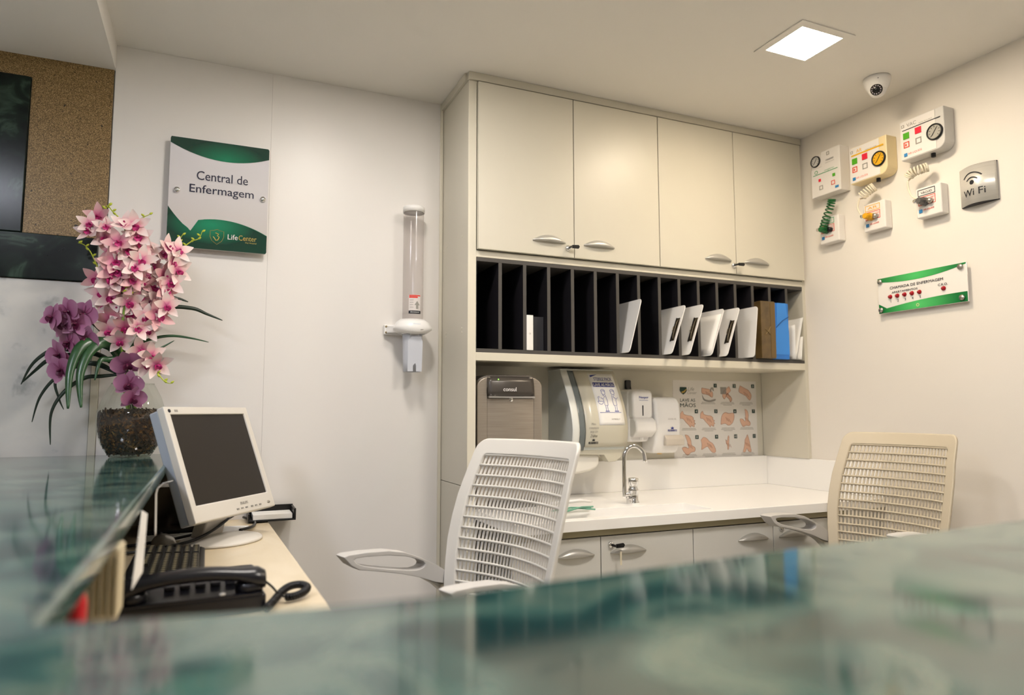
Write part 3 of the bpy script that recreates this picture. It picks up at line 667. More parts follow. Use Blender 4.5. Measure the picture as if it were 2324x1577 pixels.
for zz_ in (.148, .170): MB().lathe([(0, -.003), (.004, -.002), (.0045, 0)], 10, (-.087, -.018, zz_), 'y').build('screw', mat('screw_brass', '8A7A58', .4, metal=.7), T)
# open-fronted cup chute below the collar, with a notch
ch = MB(); rows = []
rows = [[(.036*cos(t)*(1-.03*k), YC+.036*sin(t)*(1-.03*k), .140-.140*k/4) for t in [radians(-60+300*i/24) for i in range(25)]] for k in range(5)]
ch.grid(rows).build('chute', M_TUBEW, T, smooth=True, solid=.002)
fr = MB().prism([(-.026, .0), (-.006, .0), (-.006, .022), (.002, .030), (.006, .022), (.006, .0), (.027, .0), (.030, .112), (.020, .128), (-.012, .128), (-.026, .112)], YC-.034, YC-.031).build('chute_front', M_TUBEW, T)
# label wrapped round the tube
def wrap(x, y, z): a = x/.0388; return (.0388*sin(a), YC-.0388*cos(a)-y, z)
lb = MB().grid([[wrap(-.026+.046*i/8, .0003, z) for i in range(9)] for z in (.212, .282)]).build('label', mat('label_clear', 'DDD6D2', .5), T, smooth=True)
def wstrip(x0, x1, z0, z1, m, nm): return MB().grid([[wrap(x0+(x1-x0)*i/6, .0007, z) for i in range(7)] for z in (z0, z1)]).build(nm, m, lb, smooth=True)
M_ORED = mat('label_red', 'E23B2C', .5)
wstrip(-.024, .019, .2775, .2815, M_ORED, 'red_bar'); wstrip(-.024, .008, .2705, .2765, M_ORED, 'red_bar'); wstrip(-.026, .021, .212, .2235, M_INK, 'black_bar')
flat('arrow', [(.006+dx*.9, .230+dz) for dx, dz in ((-.005, 0), (.005, 0), (.005, .014), (.012, .014), (0, .030), (-.012, .014), (-.005, .014))], .0008, M_GREYINK, lb, wrap)
for q in range(4): wstrip(-.022, -.008, .262-.009*q, .2635-.009*q, M_GREYINK, 'small_print')
text(lb, 'descarpack', -.0025, .2178, .034, .006, .0012, M_PLW, .02, fn=wrap)
# ================================================================== RECEPTION COUNTER AND DESK
M_COUNT = ramp_mat('green_marble', [(0, '10282A'), (.38, '1B3A3A'), (.46, '264846'), (.53, '3E615A'), (.58, '5A6E62'), (.63, '3C5C56'), (.72, '1F4140'), (1, '143032')], 'noise', 8, 10, .085, dist=.7, ior=1.72)
K = thing('reception_counter', 'L-shaped reception counter with polished green marble top', 'counter', (0, 0, 0))
inner = [(XR-.002, .62), (1.6, .60), (1.2, .578), (.915, .564), (.739, .552), (.544, .545), (.40, .533), (.31, .526), (.168, .517), (.083, .522), (.012, .533), (-.05, .546), (-.097, .556)]
MB().prism([(-.95, .10), (XR-.002, .10)]+inner+[(-.097, DW-.017), (-.95, DW-.017)], ZM-.030, ZM, 'z').build('marble_top', M_COUNT, K, .006, seg=3)
B('front_panel', (-.90, .16, 0), (XR-.002, .20, ZM-.031), M_CAB, K); B('inner_panel', (-.30, .30, 0), (XR-.002, .33, ZM-.031), M_CAB, K)
B('side_panel', (-.90, .20, 0), (-.86, DW-.02, ZM-.031), M_CAB, K); B('inner_panel', (-.30, .33, 0), (-.27, DW-.02, ZM-.031), mat('inner_shade', '4A4238', .4), K)  # left inner panel coloured dark brown for the shade under the slab
M_DESK = ramp_mat('beige_desk', [(0, 'B89F79'), (.4, 'D6C3A2'), (.6, 'E4D5B8'), (1, 'EDE2CB')], 'noise', 5, 7, .25, dist=.8, tscale=(1, .35, 1))
T = thing('desk', 'beige stone-look desk top running along the inner side of the counter', 'desk', (0, 0, 0))
MB().prism([(-.268, .34), (.245, .34), (.222, 1.35), (.192, DW-.014), (-.268, DW-.014)], ZDESK-.03, ZDESK, 'z').build('desk_top', M_DESK, T, .002)
B('support_panel', (-.26, DW-.06, 0), (.16, DW-.03, ZDESK-.0305), M_BASE, T); B('support_panel', (-.26, .80, 0), (.18, .83, ZDESK-.0305), M_BASE, T)

# ------------------------------------------------------------------ monitor
M_MON = mat('monitor_plastic', 'D9D4CB', .4); M_MONS = mat('monitor_side', 'A9B0BA', .4)
yaw, tilt = .929, .363
bx_, by_ = .050, 2.165
T = thing('lcd_monitor', 'light grey flat monitor with dark blank screen standing on the desk', 'monitor', (bx_, by_, ZDESK), yaw)
MB().lathe([(0, 0), (.118, 0), (.123, .004), (.118, .009), (.05, .017), (0, .018)], 40, (-.006, 0, 0), M=Matrix.Diagonal((1, .85, 1, 1))).build('base', M_MON, T, smooth=True)
MB().add([(-.045, .035, .012), (.050, .035, .012), (.050, .075, .012), (-.045, .075, .012), (-.036, .005, .12), (.042, .005, .12), (.042, .045, .12), (-.036, .045, .12)], [(0, 3, 2, 1), (4, 5, 6, 7), (0, 1, 5, 4), (1, 2, 6, 5), (2, 3, 7, 6), (3, 0, 4, 7)]).build('neck', M_MON, T, .006, seg=3)
c = Vector((.037, 2.143, 1.114)) - Vector((bx_, by_, ZDESK)); c = Matrix.Rotation(-yaw, 3, 'Z') @ c
w, h = .320, .250
hs = MB().ring([(-w/2-.020, -h/2-.046), (w/2+.020, -h/2-.046), (w/2+.020, h/2+.022), (-w/2-.020, h/2+.022)], [(-w/2, -h/2), (w/2, -h/2), (w/2, h/2), (-w/2, h/2)], -.004, .018).build('bezel', M_MON, T, .003, seg=3, loc=c, rot=(-tilt, 0, 0))
MB().prism([(-w/2-.017, -h/2-.043), (w/2+.017, -h/2-.043), (w/2+.017, h/2+.019), (-w/2-.017, h/2+.019)], .018, .046).build('back_shell', M_MONS, hs, .004)
MB().prism([(-w/2+.04, -h/2), (w/2-.04, -h/2), (w/2-.05, h/2-.04), (-w/2+.05, h/2-.04)], .046, .066).build('back_bulge', M_MON, hs, .008)
B('screen', (-w/2, .001, -h/2), (w/2, .010, h/2), mat('screen_dark', '2A2521', .35), hs)
text(hs, 'PHILIPS', .035, -h/2-.018, .034, .008, -.0046, M_GREYINK, .03)
for q in range(6): B('button', (-.005+.020*q+(.006 if q > 2 else 0), -.006, -h/2-.034), (.004+.020*q+(.006 if q > 2 else 0), -.0035, -h/2-.030), mat('button_grey', '8F8C86', .5), hs)
MB().lathe([(0, -.006), (.008, -.005), (.009, -.003)], 14, (.150, 0, -h/2-.030), 'y', Matrix.Diagonal((1, 1, .5, 1))).build('power_button', M_SILV, hs, smooth=True)
MB().lathe([(0, -.0055), (.005, -.005), (.005, -.003)], 12, (-w/2-.002, 0, h/2+.010), 'y').build('sensor_dot', M_INK, hs)
B('badge', (-w/2+.018, -.0047, h/2+.007), (-w/2+.030, -.004, h/2+.013), M_GREYINK, hs)

# black computer box behind the monitor, document tray, sheets, cables
T = thing('computer_box', 'black computer box standing behind the monitor beside the counter', 'computer', (-.10, 2.44, ZDESK))
B('case', (-.075, -.10, 0), (.075, .10, .185), M_DARK, T, .004); B('front_panel', (-.070, -.103, .01), (.070, -.10, .178), mat('gloss_brown', '231A10', .12), T, .001)
B('disc_slot', (-.055, -.1045, .14), (.055, -.103, .150), M_PLG, T, .0005)
T = thing('document_tray', 'black document tray holding white paper at the wall end of the desk', 'tray', (.205, 2.50, ZDESK))
MB().box((-.075, -.05, .004), (.075, .055, .009)).box((-.075, .049, .009), (.075, .055, .045)).box((-.075, -.05, .009), (-.070, .05, .030)).box((.068, -.05, .009), (.075, .05, .042)).box((-.06, -.03, 0), (-.03, .03, .004)).build('tray', M_DARK, T, .001)
B('paper_stack', (-.060, -.045, .0095), (.064, .046, .026), M_PAPER, T, .001)
for k, (a, b_, r_, lab) in enumerate(((-.075, 2.285, .25, 'printed sheet lying flat on the desk left of the monitor'), (.03, 2.36, -.2, 'printed sheet lying behind the monitor base'))):
    T = thing('paper_sheet', lab, 'paper', (a, b_, ZDESK+.0004+.0008*k), r_)
    B('sheet', (-.09, -.065, 0), (.09, .065, .0006), M_PAPER, T)
    L_ = MB()
    for q in range(9): L_.box((-.08, -.055+.013*q, .0007), (.06+.02*((q*7) % 3)/2, -.0535+.013*q, .0009))
    L_.build('print_lines', M_GREYINK, T)
for k, (pts, lab) in enumerate(((((-.26, 2.02, .006), (-.14, 2.05, .008), (-.02, 2.10, .020), (.06, 2.22, .050), (.075, 2.27, .075)), 'black cable crossing the desk to the monitor, nearest the mouse'), (((-.26, 2.12, .006), (-.12, 2.18, .007), (.0, 2.24, .018), (.08, 2.30, .05)), 'black cable behind the mouse crossing the paper sheet'), (((.10, 2.30, .006), (.14, 2.36, .006), (.15, 2.46, .006), (.12, 2.54, .01)), 'short black cable behind the monitor base'))):
    o = MB().tube([(p[0], p[1], p[2]+ZDESK) for p in spline(pts, 6)], .0042, 8).build('cable', M_DARK, None, smooth=True); tag(o, lab, 'cable', 'black cables on the desk')

# keyboard with single keys
T = thing('keyboard', 'black computer keyboard lying on the desk behind the telephone', 'keyboard', (-.075, 1.815, ZDESK), 0)
MB().prism([(-.080, .0), (.078, 0), (.080, .008), (.070, .012), (-.072, .020), (-.080, .016)], -.215, .215, 'y').build('body', M_DARK, T, .003)
M_KEY = mat('key_black', '26241F', .35); M_KEYT = mat('key_light', '8F8568', .5)
km = MB().add([(-.0085, -.0085, 0), (.0085, -.0085, 0), (.0085, .0085, 0), (-.0085, .0085, 0), (-.0066, -.0066, .007), (.0066, -.0066, .007), (.0066, .0066, .007), (-.0066, .0066, .007)], [(0, 3, 2, 1), (4, 5, 6, 7), (0, 1, 5, 4), (1, 2, 6, 5), (2, 3, 7, 6), (3, 0, 4, 7)]).mesh('key', M_KEY)
gm = MB().box((-.003, -.004, .0071), (.003, .003, .0074)).mesh('key_mark', M_KEYT)
for r_ in range(6):
    for q in range(21):
        if q in (15,) or (r_ == 5 and 3 < q < 9): continue
        xk = .058-.0205*r_; yk = -.200+.0198*q
        o = bpy.data.objects.new('key', km); COL.objects.link(o); o.parent = T; o.location = (xk, yk, .0135+.0011*r_); o.rotation_euler = (0, .055, 0)
        g_ = bpy.data.objects.new('key_mark', gm); COL.objects.link(g_); g_.parent = o
MB().prism([(.066, -.10), (.079, -.085), (.079, -.06), (.066, -.06)], .0125, .0135, 'z').build('silver_badge', M_SILV, T)
# mouse
T = thing('computer_mouse', 'silver-grey computer mouse beside the cables', 'mouse', (-.100, 2.150, ZDESK), .3)
MB().grid([[(.031*cos(a)*cos(e), .050*sin(a)*cos(e), .033*sin(e)) for a in [2*pi*i/24 for i in range(25)]] for e in [pi/2*k/8 for k in range(9)]]).build('shell', mat('mouse_silver', 'B7B2AA', .2, metal=.2), T, smooth=True)
B('wheel', (-.003, .020, .026), (.003, .034, .033), M_DARK, T, .002)

# ------------------------------------------------------------------ telephone
M_TEL = mat('phone_black', '15151B', .28, bump=.04, bscale=600)
T = thing('telephone', 'black corded desk telephone with its handset on the cradle', 'telephone', (-.015, 1.375, ZDESK), .06)
MB().prism([(.0, .0), (.19, 0), (.19, .050), (.07, .040), (.055, .034), (.0, .034)], -.125, .125, 'x').build('base', M_TEL, T, .008, seg=4)
MB().grid([[(-.118+.236*i/16, -.002, .030+.010*sin(pi*i/16)*0+.004*k) for i in range(17)] for k in (0, 1)]).build('ledge', M_TEL, T)
# handset: arched bar with ear and mouth pieces
rows = []; N = 20
for i in range(N+1):
    t = i/N; x = -.120+.245*t; zc = .055+.020*sin(pi*(.08+.84*t))-.004; wv = .024+.006*(2*t-1)**4; th = .0125+.010*max(0, abs(2*t-1)-.62)/.38
    end = 1 if 0 < i < N else .72
    rows.append([(x, .030+wv*end*cos(a), zc-.35*max(0, th-.0125)+th*end*sin(a)) for a in [2*pi*k/14 for k in range(15)]])
mbh = MB().grid(rows); mbh.add(rows[0][:-1], [tuple(range(14))]); mbh.add(rows[-1][:-1], [tuple(range(14))])
hnd = mbh.build('handset', M_TEL, T, smooth=True)
for x in (-.095, .098): MB().lathe([(0, -.003), (.024, 0), (.026, .012), (.022, .016)], 20, (x, .030, .034)).build('cradle_cup', M_TEL, T, smooth=True)
km2 = MB().prism(rrect(-.009, .009, -.006, .006, .004, 4), 0, .006, 'z').mesh('key', mat('phone_key', '3A3A40', .3))
for q in range(5):
    for r_ in range(4):
        o = bpy.data.objects.new('key', km2); COL.objects.link(o); o.parent = T; o.location = (-.035+.026*q, .072+.026*r_, .040+.0022*r_)
MB().lathe([(0, .0), (.005, .001), (.006, .004), (.0, .006)], 10, (.05, .008, .034)).build('light_key', M_PLG, T, smooth=True)
# coiled cord: leaves the handset, loops over the desk
TM = (Matrix.Translation((-.015, 1.375, ZDESK)) @ Matrix.Rotation(.06, 4, 'Z')).inverted()
pth = spline([(.122, .030, .050)]+[TM @ pz(u, v, z) for u, v, z in ((616, 1330, .912), (636, 1350, .889), (662, 1354, .886), (688, 1344, .888), (697, 1332, .891), (680, 1326, .893), (656, 1331, .892), (636, 1346, .888), (619, 1366, .886), (604, 1380, .884))], 14)
hel = []
for i in range(len(pth)-1):
    d = (pth[i+1]-pth[i]).normalized(); a = Vector((0, 0, 1)); x = (a-d*a.dot(d)).normalized(); y = d.cross(x)
    coil = .0060 if i > 34 else .0004
    for k in range(4):
        q = 2*pi*(i*4+k)/9; hel.append(pth[i]+(pth[i+1]-pth[i])*(k/4)+x*coil*cos(q)+y*coil*sin(q))
MB().tube(hel, .0021, 6).build('coiled_cord', M_DARK, T, smooth=True)

# things hanging from the counter's inner edge
q4 = [px(322, 1158, -.0955), px(334, 1166, -.090), px(323, 1298, -.088), px(299, 1338, -.094)]
o = MB().add(q4, [(0, 1, 2, 3)]).build('paper_card', M_PLW, None, solid=.0012); tag(o, 'white card hanging from the inner edge of the counter above the telephone', 'card')
rows = []
for k in range(12):
    t = k/11; z = 1.100-.115*t; xo = -.094+.030*max(0, 1-t*4.5)**1.5
    if k == 0: z = 1.094
    rows.append([(xo+.003*t, 1.60+.05*j+.0*t, z+.004*(1-j)) for j in (0, .5, 1)])
o = MB().grid(rows).build('paper_strip', M_PLW, None, smooth=True, solid=.001); tag(o, 'curled white paper strip hanging from the counter edge by the monitor', 'paper')
T = thing('socket_box', 'cream ribbed plastic box fixed under the inner counter edge', 'socket box', (-.112, 1.10, ZM-.0305))
B('housing', (-.014, -.10, -.088), (.018, -.04, 0), mat('cream_plastic', 'CFC3A4', .5), T, .004)
for q in range(4): B('rib', (-.010+.008*q-.002, -.104, -.080), (-.010+.008*q+.0015, -.1005, -.010), mat('cream_rib', '9C9278', .5), T, .001)
T = thing('marker_pen', 'red marker hanging at the corner under the counter edge', 'marker', (-.110, .80, ZM-.0305))
MB().lathe([(0, -.058), (.004, -.057), (.0085, -.050), (.0085, -.015), (.006, -.006), (.006, 0), (0, 0)], 14).build('barrel', M_RED, T, smooth=True)
MB().lathe([(.009, -.050), (.009, -.034)], 14).build('cap_ring', mat('dark_red', '8E1218', .4), T, smooth=True)
# ================================================================== RIGHT WALL (local: x to the right as seen, y into the wall, z up)
RZ = -pi/2
def onr(y, z): return (XR-.0005, y, z)
M_PANW = mat('panel_white', 'E6E2DD', .35); M_PANC = mat('panel_cream', 'E9D6A8', .35); M_PANG = mat('panel_grey', 'CFCDC9', .35)
M_LGRN = mat('key_green', '4FA81E', .4); M_LRED = mat('key_red', 'E0213C', .4); M_LINEG = mat('line_green', '2E9A62', .5); M_YEL = mat('line_yellow', 'E6B01E', .5); M_LOGOB = mat('logo_blue', '2E7FB8', .5); M_ORNG = mat('print_orange', 'DD5138', .6)
def gauge(par, x, z, r, face, y):
    g = MB().lathe([(r*.84, 0), (r*.86, -.006), (r, -.006), (r*1.02, 0)], 28, (x, y, z), 'y').build('gauge_ring', M_DARK, par, smooth=True)
    MB().lathe([(0, -.003), (r*.86, -.003)], 28, (x, y, z), 'y').build('gauge_face', face, g)
    MB().tube([(x-r*.35, y-.0045, z-r*.45), (x+r*.3, y-.0045, z+r*.45)], .0012, 4).build('needle', M_INK, g)
    tk = MB()
    for k in range(9):
        a = radians(-45+270*k/8); tk.tube([(x+r*.55*cos(a), y-.004, z+r*.55*sin(a)), (x+r*.74*cos(a), y-.004, z+r*.74*sin(a))], .0008, 4)
    tk.build('ticks', M_INK, g)
def sq(par, x, z, s, m, y, nm='key', outline=False):
    if outline:
        o = MB().ring([(x, z), (x+s, z), (x+s, z+s), (x, z+s)], [(x+s*.14, z+s*.14), (x+s*.86, z+s*.14), (x+s*.86, z+s*.86), (x+s*.14, z+s*.86)], y-.0012, y).build(nm, m, par); return o
    return MB().box((x, y-.0025, z), (x+s, y, z+s)).build(nm, m, par, .0008)
def panel(y, z, w, h, d, label, title, mbody, mface, line, gface, gm):
    t = thing('gas_alarm_panel', label, 'gas panel', onr(y, z), RZ, 'medical gas alarm panels')
    # wedge-sided body with a rounded lower right corner
    pts = [(0, h), (w, h), (w+.012, h*.92)]
    pts += [(w-.03+.042*cos(a), .042+.042*sin(a)) for a in [radians(0-90*i/6) for i in range(7)]]+[(0, 0)]
    pts = [(0, h), (w, h)]+[(w-.030+.030*cos(a), .030+.030*sin(a)) for a in [radians(0-90*i/6) for i in range(7)]]+[(0, .0)]
    bd = MB().prism(pts, -d, 0).build('housing', mbody, t, .003)
    B('faceplate', (.002, -d-.0015, .004), (w-.032, -d, h-.003), mface, t)
    yy = -d-.002
    text(t, title, w*.28, h*.860, w*.22 if len(title) > 2 else w*.15, h*.09, yy, gm, .01); text(t, 'PAINEL DE ALARME', w*.60, h*.80, w*.30, h*.03, yy, M_GREYINK)
    sq(t, w*.045, h*.83, h*.07, M_GREYINK, yy+.0004, 'emblem', True)
    B('title_line', (w*.06, yy-.0004, h*.745), (w*.93, yy, h*.765 if line is M_INK else h*.785), line, t)
    sq(t, w*.08, h*.52, h*.16, M_LGRN, yy); sq(t, w*.36, h*.55, h*.16, M_LRED, yy)
    sq(t, w*.08, h*.30, h*.15, M_ORNG, yy, 'key', True); sq(t, w*.36, h*.30, h*.15, M_GREYINK, yy, 'key', True); B('key_dot', (w*.115, yy-.0008, h*.345), (w*.15, yy, h*.40), M_ORNG, t)
    sq(t, w*.08, h*.08, h*.085, M_LOGOB, yy+.0004, 'logo'); text(t, 'AIR LIQUIDE', w*.33, h*.125, w*.32, h*.06, yy, M_ORNG)
    gauge(t, w*.80, h*.43, h*.195, gface, yy)
    MB().lathe([(.008, 0), (.008, -.014), (0, -.014)], 12, (w*.62, -d*.5, 0)).build('hose_port', M_DARK, t, smooth=True)
    return t
M_GY = mat('gauge_yellow', 'E0A91A', .4); M_GS = mat('gauge_silver', 'A9A69C', .35)
panel(1.960, 2.150, .168, .150, .058, 'cream compressed-air alarm panel with yellow gauge, middle of three', 'AR', M_PANC, M_PANW, M_YEL, M_GY, M_YEL)
panel(1.735, 2.172, .170, .150, .055, 'white vacuum alarm panel with silver gauge, nearest the metal sign', 'VAC', M_PANG, M_PANW, M_INK, M_GS, M_GREYINK)
# oxygen panel: stepped body with the gauge beside its upper half
t = thing('gas_alarm_panel', 'white oxygen alarm panel with black gauge beside the cabinet', 'gas panel', onr(2.160, 2.150), RZ, 'medical gas alarm panels')
MB().prism([(0, 0), (.150, 0), (.150, .190), (.055, .190), (.055, .125), (0, .125)], -.055, 0).build('housing', M_PANW, t, .003)
MB().prism([(-.004, .125), (.055, .125), (.055, .185), (-.004, .185)], -.050, 0).build('gauge_mount', M_PANW, t, .006, seg=3)
gauge(t, .024, .157, .024, M_PANG, -.0505)
text(t, 'OXIGENIO', .100, .145, .040, .007, -.0556, M_INK, .02); text(t, 'PAINEL DE ALARME', .100, .134, .046, .004, -.0556, M_GREYINK); sq(t, .085, .165, .014, M_GREYINK, -.0554, 'emblem', True)
B('title_line', (.012, -.0562, .094), (.138, -.0555, .0965), M_LINEG, t); MB().ring(circ(.028, .107, .008, 0, 345), circ(.028, .107, .0062, 0, 345), -.0562, -.0555).build('oxygen_ring', M_LINEG, t)
text(t, 'oxigênio', .095, .103, .05, .008, -.0558, M_LINEG, shear=.2)
sq(t, .040, .062, .012, M_LRED, -.0555); sq(t, .112, .064, .013, M_LGRN, -.0555); sq(t, .042, .026, .018, M_GREYINK, -.0555, 'key', True); sq(t, .104, .030, .018, M_ORNG, -.0555, 'key', True)
B('logo', (.122, -.056, .012), (.140, -.0555, .022), M_LOGOB, t)
# outlet boxes with connectors
def outlet(y, z, label, title, tm, conn, cap):
    w, h, d = .098, .112, .038
    t = thing('gas_outlet', label, 'gas outlet', onr(y, z), RZ, 'medical gas wall outlets')
    B('housing', (0, -d, 0), (w, 0, h), M_PANW, t, .005, 3)
    yy = -d-.0004
    MB().ring([(.010, h*.72), (w-.022, h*.72), (w-.022, h*.93), (.010, h*.93)], [(.012, h*.74), (w-.024, h*.74), (w-.024, h*.91), (.012, h*.91)], yy-.0006, yy).build('title_frame', tm, t)
    text(t, title, (w-.012)/2, h*.825, w*.44, h*.09, yy-.0006, tm, .01)
    MB().ring([(.010, h*.40), (w-.022, h*.40), (w-.022, h*.69), (.010, h*.69)], [(.012, h*.42), (w-.024, h*.42), (w-.024, h*.67), (.012, h*.67)], yy-.0006, yy).build('warning_frame', M_ORNG, t)
    text(t, 'USO', w*.66, h*.60, w*.16, h*.06, yy-.0006, M_ORNG); text(t, 'MEDICINAL', w*.64, h*.50, w*.20, h*.04, yy-.0006, M_ORNG)
    sq(t, .012, h*.16, .013, M_LOGOB, yy, 'logo'); text(t, 'AIR LIQUIDE', w*.50, h*.24, w*.42, h*.06, yy-.0006, M_ORNG, .03)
    cn = MB().lathe([(.0, -.040), (.010, -.040), (.013, -.034), (.013, -.018), (.016, -.014), (.016, 0), (0, 0)], 8, (w*.38, -d, h*.50), 'y').build('connector', conn, t)
    MB().lathe([(0, -.014), (.008, -.012), (.008, 0)], 12, (0, 0, 0), 'x', Matrix.Translation((w*.38-.012, -d-.028, h*.53))).build('hose_tail', M_CHROME, cn, smooth=True)
    MB().lathe([(0, -.016), (.010, -.015), (.010, 0), (0, 0)], 12, (w*.60, -d, h*.48), 'y').build('knob', cap, cn, smooth=True)
    return t
M_HGRN = mat('hose_green', '17602E', .4); M_HWHT = mat('hose_cream', 'E4DCC6', .35)
outlet(2.142, 1.945, 'oxygen wall outlet box with green connector below the oxygen panel', 'OXIGENIO', M_LINEG, M_HGRN, M_DARK)
outlet(1.925, 1.946, 'compressed-air wall outlet box with yellow connector', 'AR', M_YEL, mat('conn_yellow', 'DDA31B', .4), M_SILV)
outlet(1.700, 1.944, 'vacuum wall outlet box with dark metal connector', 'VÁCUO', M_INK, mat('conn_grey', '6C6A68', .35, metal=.5), M_SILV)
# hoses between panels and outlets (world coordinates, in front of the wall)
def coil_path(p, r, turns, n=14):
    p = spline(p, 8); out = []; tot = len(p)-1; N = int(turns*n)
    for i in range(N+1):
        f = i/N*tot; k = min(int(f), tot-1); c = p[k].lerp(p[k+1], f-k); d = (p[k+1]-p[k]).normalized()
        a = Vector((1, 0, 0)); x = (a-d*a.dot(d)).normalized(); y = d.cross(x); q = 2*pi*i/n
        out.append(c+x*r*cos(q)+y*r*sin(q))
    return out
XF = XR-.045
o = MB().tube(coil_path([px(1888, 452, XF), px(1884, 470, XF), px(1873, 500, XF-.01), px(1868, 520, XF-.015)], .014, 11), .0030, 6).build('coiled_hose', M_HGRN, None, smooth=True); tag(o, 'green coiled hose between oxygen panel and its outlet', 'hose', 'coiled gas hoses')
o = MB().tube(coil_path([px(1984, 424, XF), px(1972, 432, XF-.01), px(1955, 446, XF-.02)], .016, 7)+spline([px(1950, 452, XF-.02), px(1947, 472, XF-.02), px(1955, 488, XF-.025), px(1966, 488, XF-.025)], 6), .0032, 6).build('coiled_hose', M_HWHT, None, smooth=True); tag(o, 'cream coiled hose below the compressed-air panel', 'hose', 'coiled gas hoses')
o = MB().tube(coil_path([px(2105, 379, XF), px(2090, 384, XF-.012), px(2070, 392, XF-.02), px(2062, 402, XF-.02)], .015, 9)+spline([px(2060, 412, XF-.02), px(2062, 430, XF-.02), px(2070, 446, XF-.025), px(2083, 452, XF-.025)], 6), .0032, 6).build('coiled_hose', M_HWHT, None, smooth=True); tag(o, 'cream coiled hose below the vacuum panel', 'hose', 'coiled gas hoses')

# curved metal Wi-Fi sign
t = thing('wifi_sign', 'curved brushed-metal sign with Wi Fi symbol on the right wall', 'sign', onr(1.553, 1.948), RZ)
WW, WH = .125, .133
M_BRM = ramp_mat('brushed_metal', [(0, 'C4C0B8'), (.5, 'D6D3CC'), (1, 'E4E2DC')], 'noise', 30, 2, .32, tscale=(.2, 1, 30)); M_BRM.node_tree.nodes['Principled BSDF'].inputs['Metallic'].default_value = .35
def bow(x, y, z): return (x, -.006-.026*sin(pi*min(1, max(0, x/WW)))-y, z)
wp = MB().grid([[bow(WW*i/20, 0, z) for i in range(21)] for z in (0, WH)]).build('plate', M_BRM, t, smooth=True, solid=.0015)
MB().prism([(bow(WW*i/20, 0, 0)[0], bow(WW*i/20, -.001, 0)[1]) for i in range(21)]+[(WW, 0), (0, 0)], -.001, .001, 'z').build('end_cap', M_INK, t)
MB().prism([(bow(WW*i/20, 0, 0)[0], bow(WW*i/20, -.001, 0)[1]) for i in range(21)]+[(WW, 0), (0, 0)], WH-.001, WH+.001, 'z').build('end_cap', M_INK, t)
def arcband(r0, r1, a0, a1, cx, cz):
    rows = [[bow(cx+r*cos(radians(a0+(a1-a0)*i/14)), .0014, cz+r*sin(radians(a0+(a1-a0)*i/14))) for r in (r0, r1)] for i in range(15)]
    MB().grid(rows).build('wave_symbol', M_INK, wp)
arcband(.040, .0445, 40, 140, .056, .066); arcband(.023, .0275, 40, 140, .056, .066)
flat('dot_symbol', circ(.056, .074, .008, 0, 345, 14), .0014, M_INK, wp, bow)
text(wp, 'Wi Fi', .058, .040, .076, .024, .0014, M_INK, .02, fn=bow)

# nurse call plate
CW, CH = .350, .139
t = thing('nurse_call_sign', 'clear acrylic nurse-call plate with six red lamps and green bands', 'sign', onr(1.891, 1.616), RZ)
cp = B('plate', (0, -.018, 0), (CW, -.014, CH), mat('acrylic_white', 'ECE8E2', .12, coat=.6), t, .0006)
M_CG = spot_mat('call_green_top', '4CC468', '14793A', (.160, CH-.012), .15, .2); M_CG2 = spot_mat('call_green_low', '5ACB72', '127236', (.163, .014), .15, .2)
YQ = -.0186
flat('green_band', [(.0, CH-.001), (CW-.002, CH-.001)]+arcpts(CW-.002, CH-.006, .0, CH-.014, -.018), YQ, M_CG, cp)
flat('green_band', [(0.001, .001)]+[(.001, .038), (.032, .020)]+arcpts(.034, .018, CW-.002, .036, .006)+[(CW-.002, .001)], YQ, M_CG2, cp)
text(cp, 'CHAMADA DE ENFERMAGEM', .158, .094, .212, .010, YQ-.0004, M_INK, .03); text(cp, 'APARTAMENTOS', .112, .0755, .106, .0075, YQ-.0004, M_INK, .03); text(cp, 'C.R.O.', .262, .074, .036, .0085, YQ-.0004, M_INK, .03)
M_LAMP = mat('lamp_red', 'A81420', .25)
for q, xx in enumerate((.052, .082, .112, .142, .172, .264)):
    MB().lathe([(0, -.010), (.005, -.008), (.0075, -.003), (.0085, 0)], 16, (xx, YQ, .0605 if q < 5 else .059), 'y').build('call_lamp', M_LAMP, cp, smooth=True)
    if q < 5: text(cp, str(q+1), xx+.002, .0425, None, .009, YQ-.0004, M_INK, .02, name='number')
for xx, zz_ in ((.012, CH-.014), (CW-.020, CH-.014), (.012, .014), (CW-.020, .016)):
    MB().lathe([(.007, 0), (.007, -.021), (.0095, -.021), (.0095, -.025), (0, -.0255)], 18, (xx, 0, zz_), 'y').build('standoff', M_SILV, t, smooth=True)
MB().ring(circ(.163, .014, .006, 0, 345), circ(.163, .014, .004, 0, 345), YQ-.0012, YQ-.0004).build('emblem', mat('pale_gold', 'D8D4A0', .4), cp)

# dome camera on the ceiling
cc = pz(1990, 178, H)
T = thing('dome_camera', 'small white dome security camera on the ceiling', 'camera', (cc.x, cc.y, H-.0005))
MB().lathe([(0, 0), (.046, 0), (.047, -.008), (.041, -.030), (.036, -.040), (.028, -.050), (0, -.052)], 32).build('housing', M_PLW, T, smooth=True)
dv = (CAM-Vector((cc.x, cc.y, H-.035))); dv = Vector((dv.x-.5, dv.y+.1, dv.z-.35)).normalized()
ey = MB(); ball = Vector((0, 0, -.040))
MB().lathe([(.032*cos(a), .032*sin(a)) for a in [radians(-90+180*i/14) for i in range(15)]], 24, ball).build('eyeball', M_PLW, T, smooth=True)
q_ = dv.to_track_quat('Z', 'Y').to_matrix().to_4x4()
MB().lathe([(0, .0335), (.0195, .0335), (.0205, .030), (.0205, .024)], 24, ball, M=q_).build('lens_face', mat('lens_black', '14120F', .2), T, smooth=True)
MB().lathe([(0, .0355), (.007, .035), (.008, .033)], 16, ball, M=q_).build('lens', mat('lens_glass', '080808', .05), T, smooth=True)
led = MB()
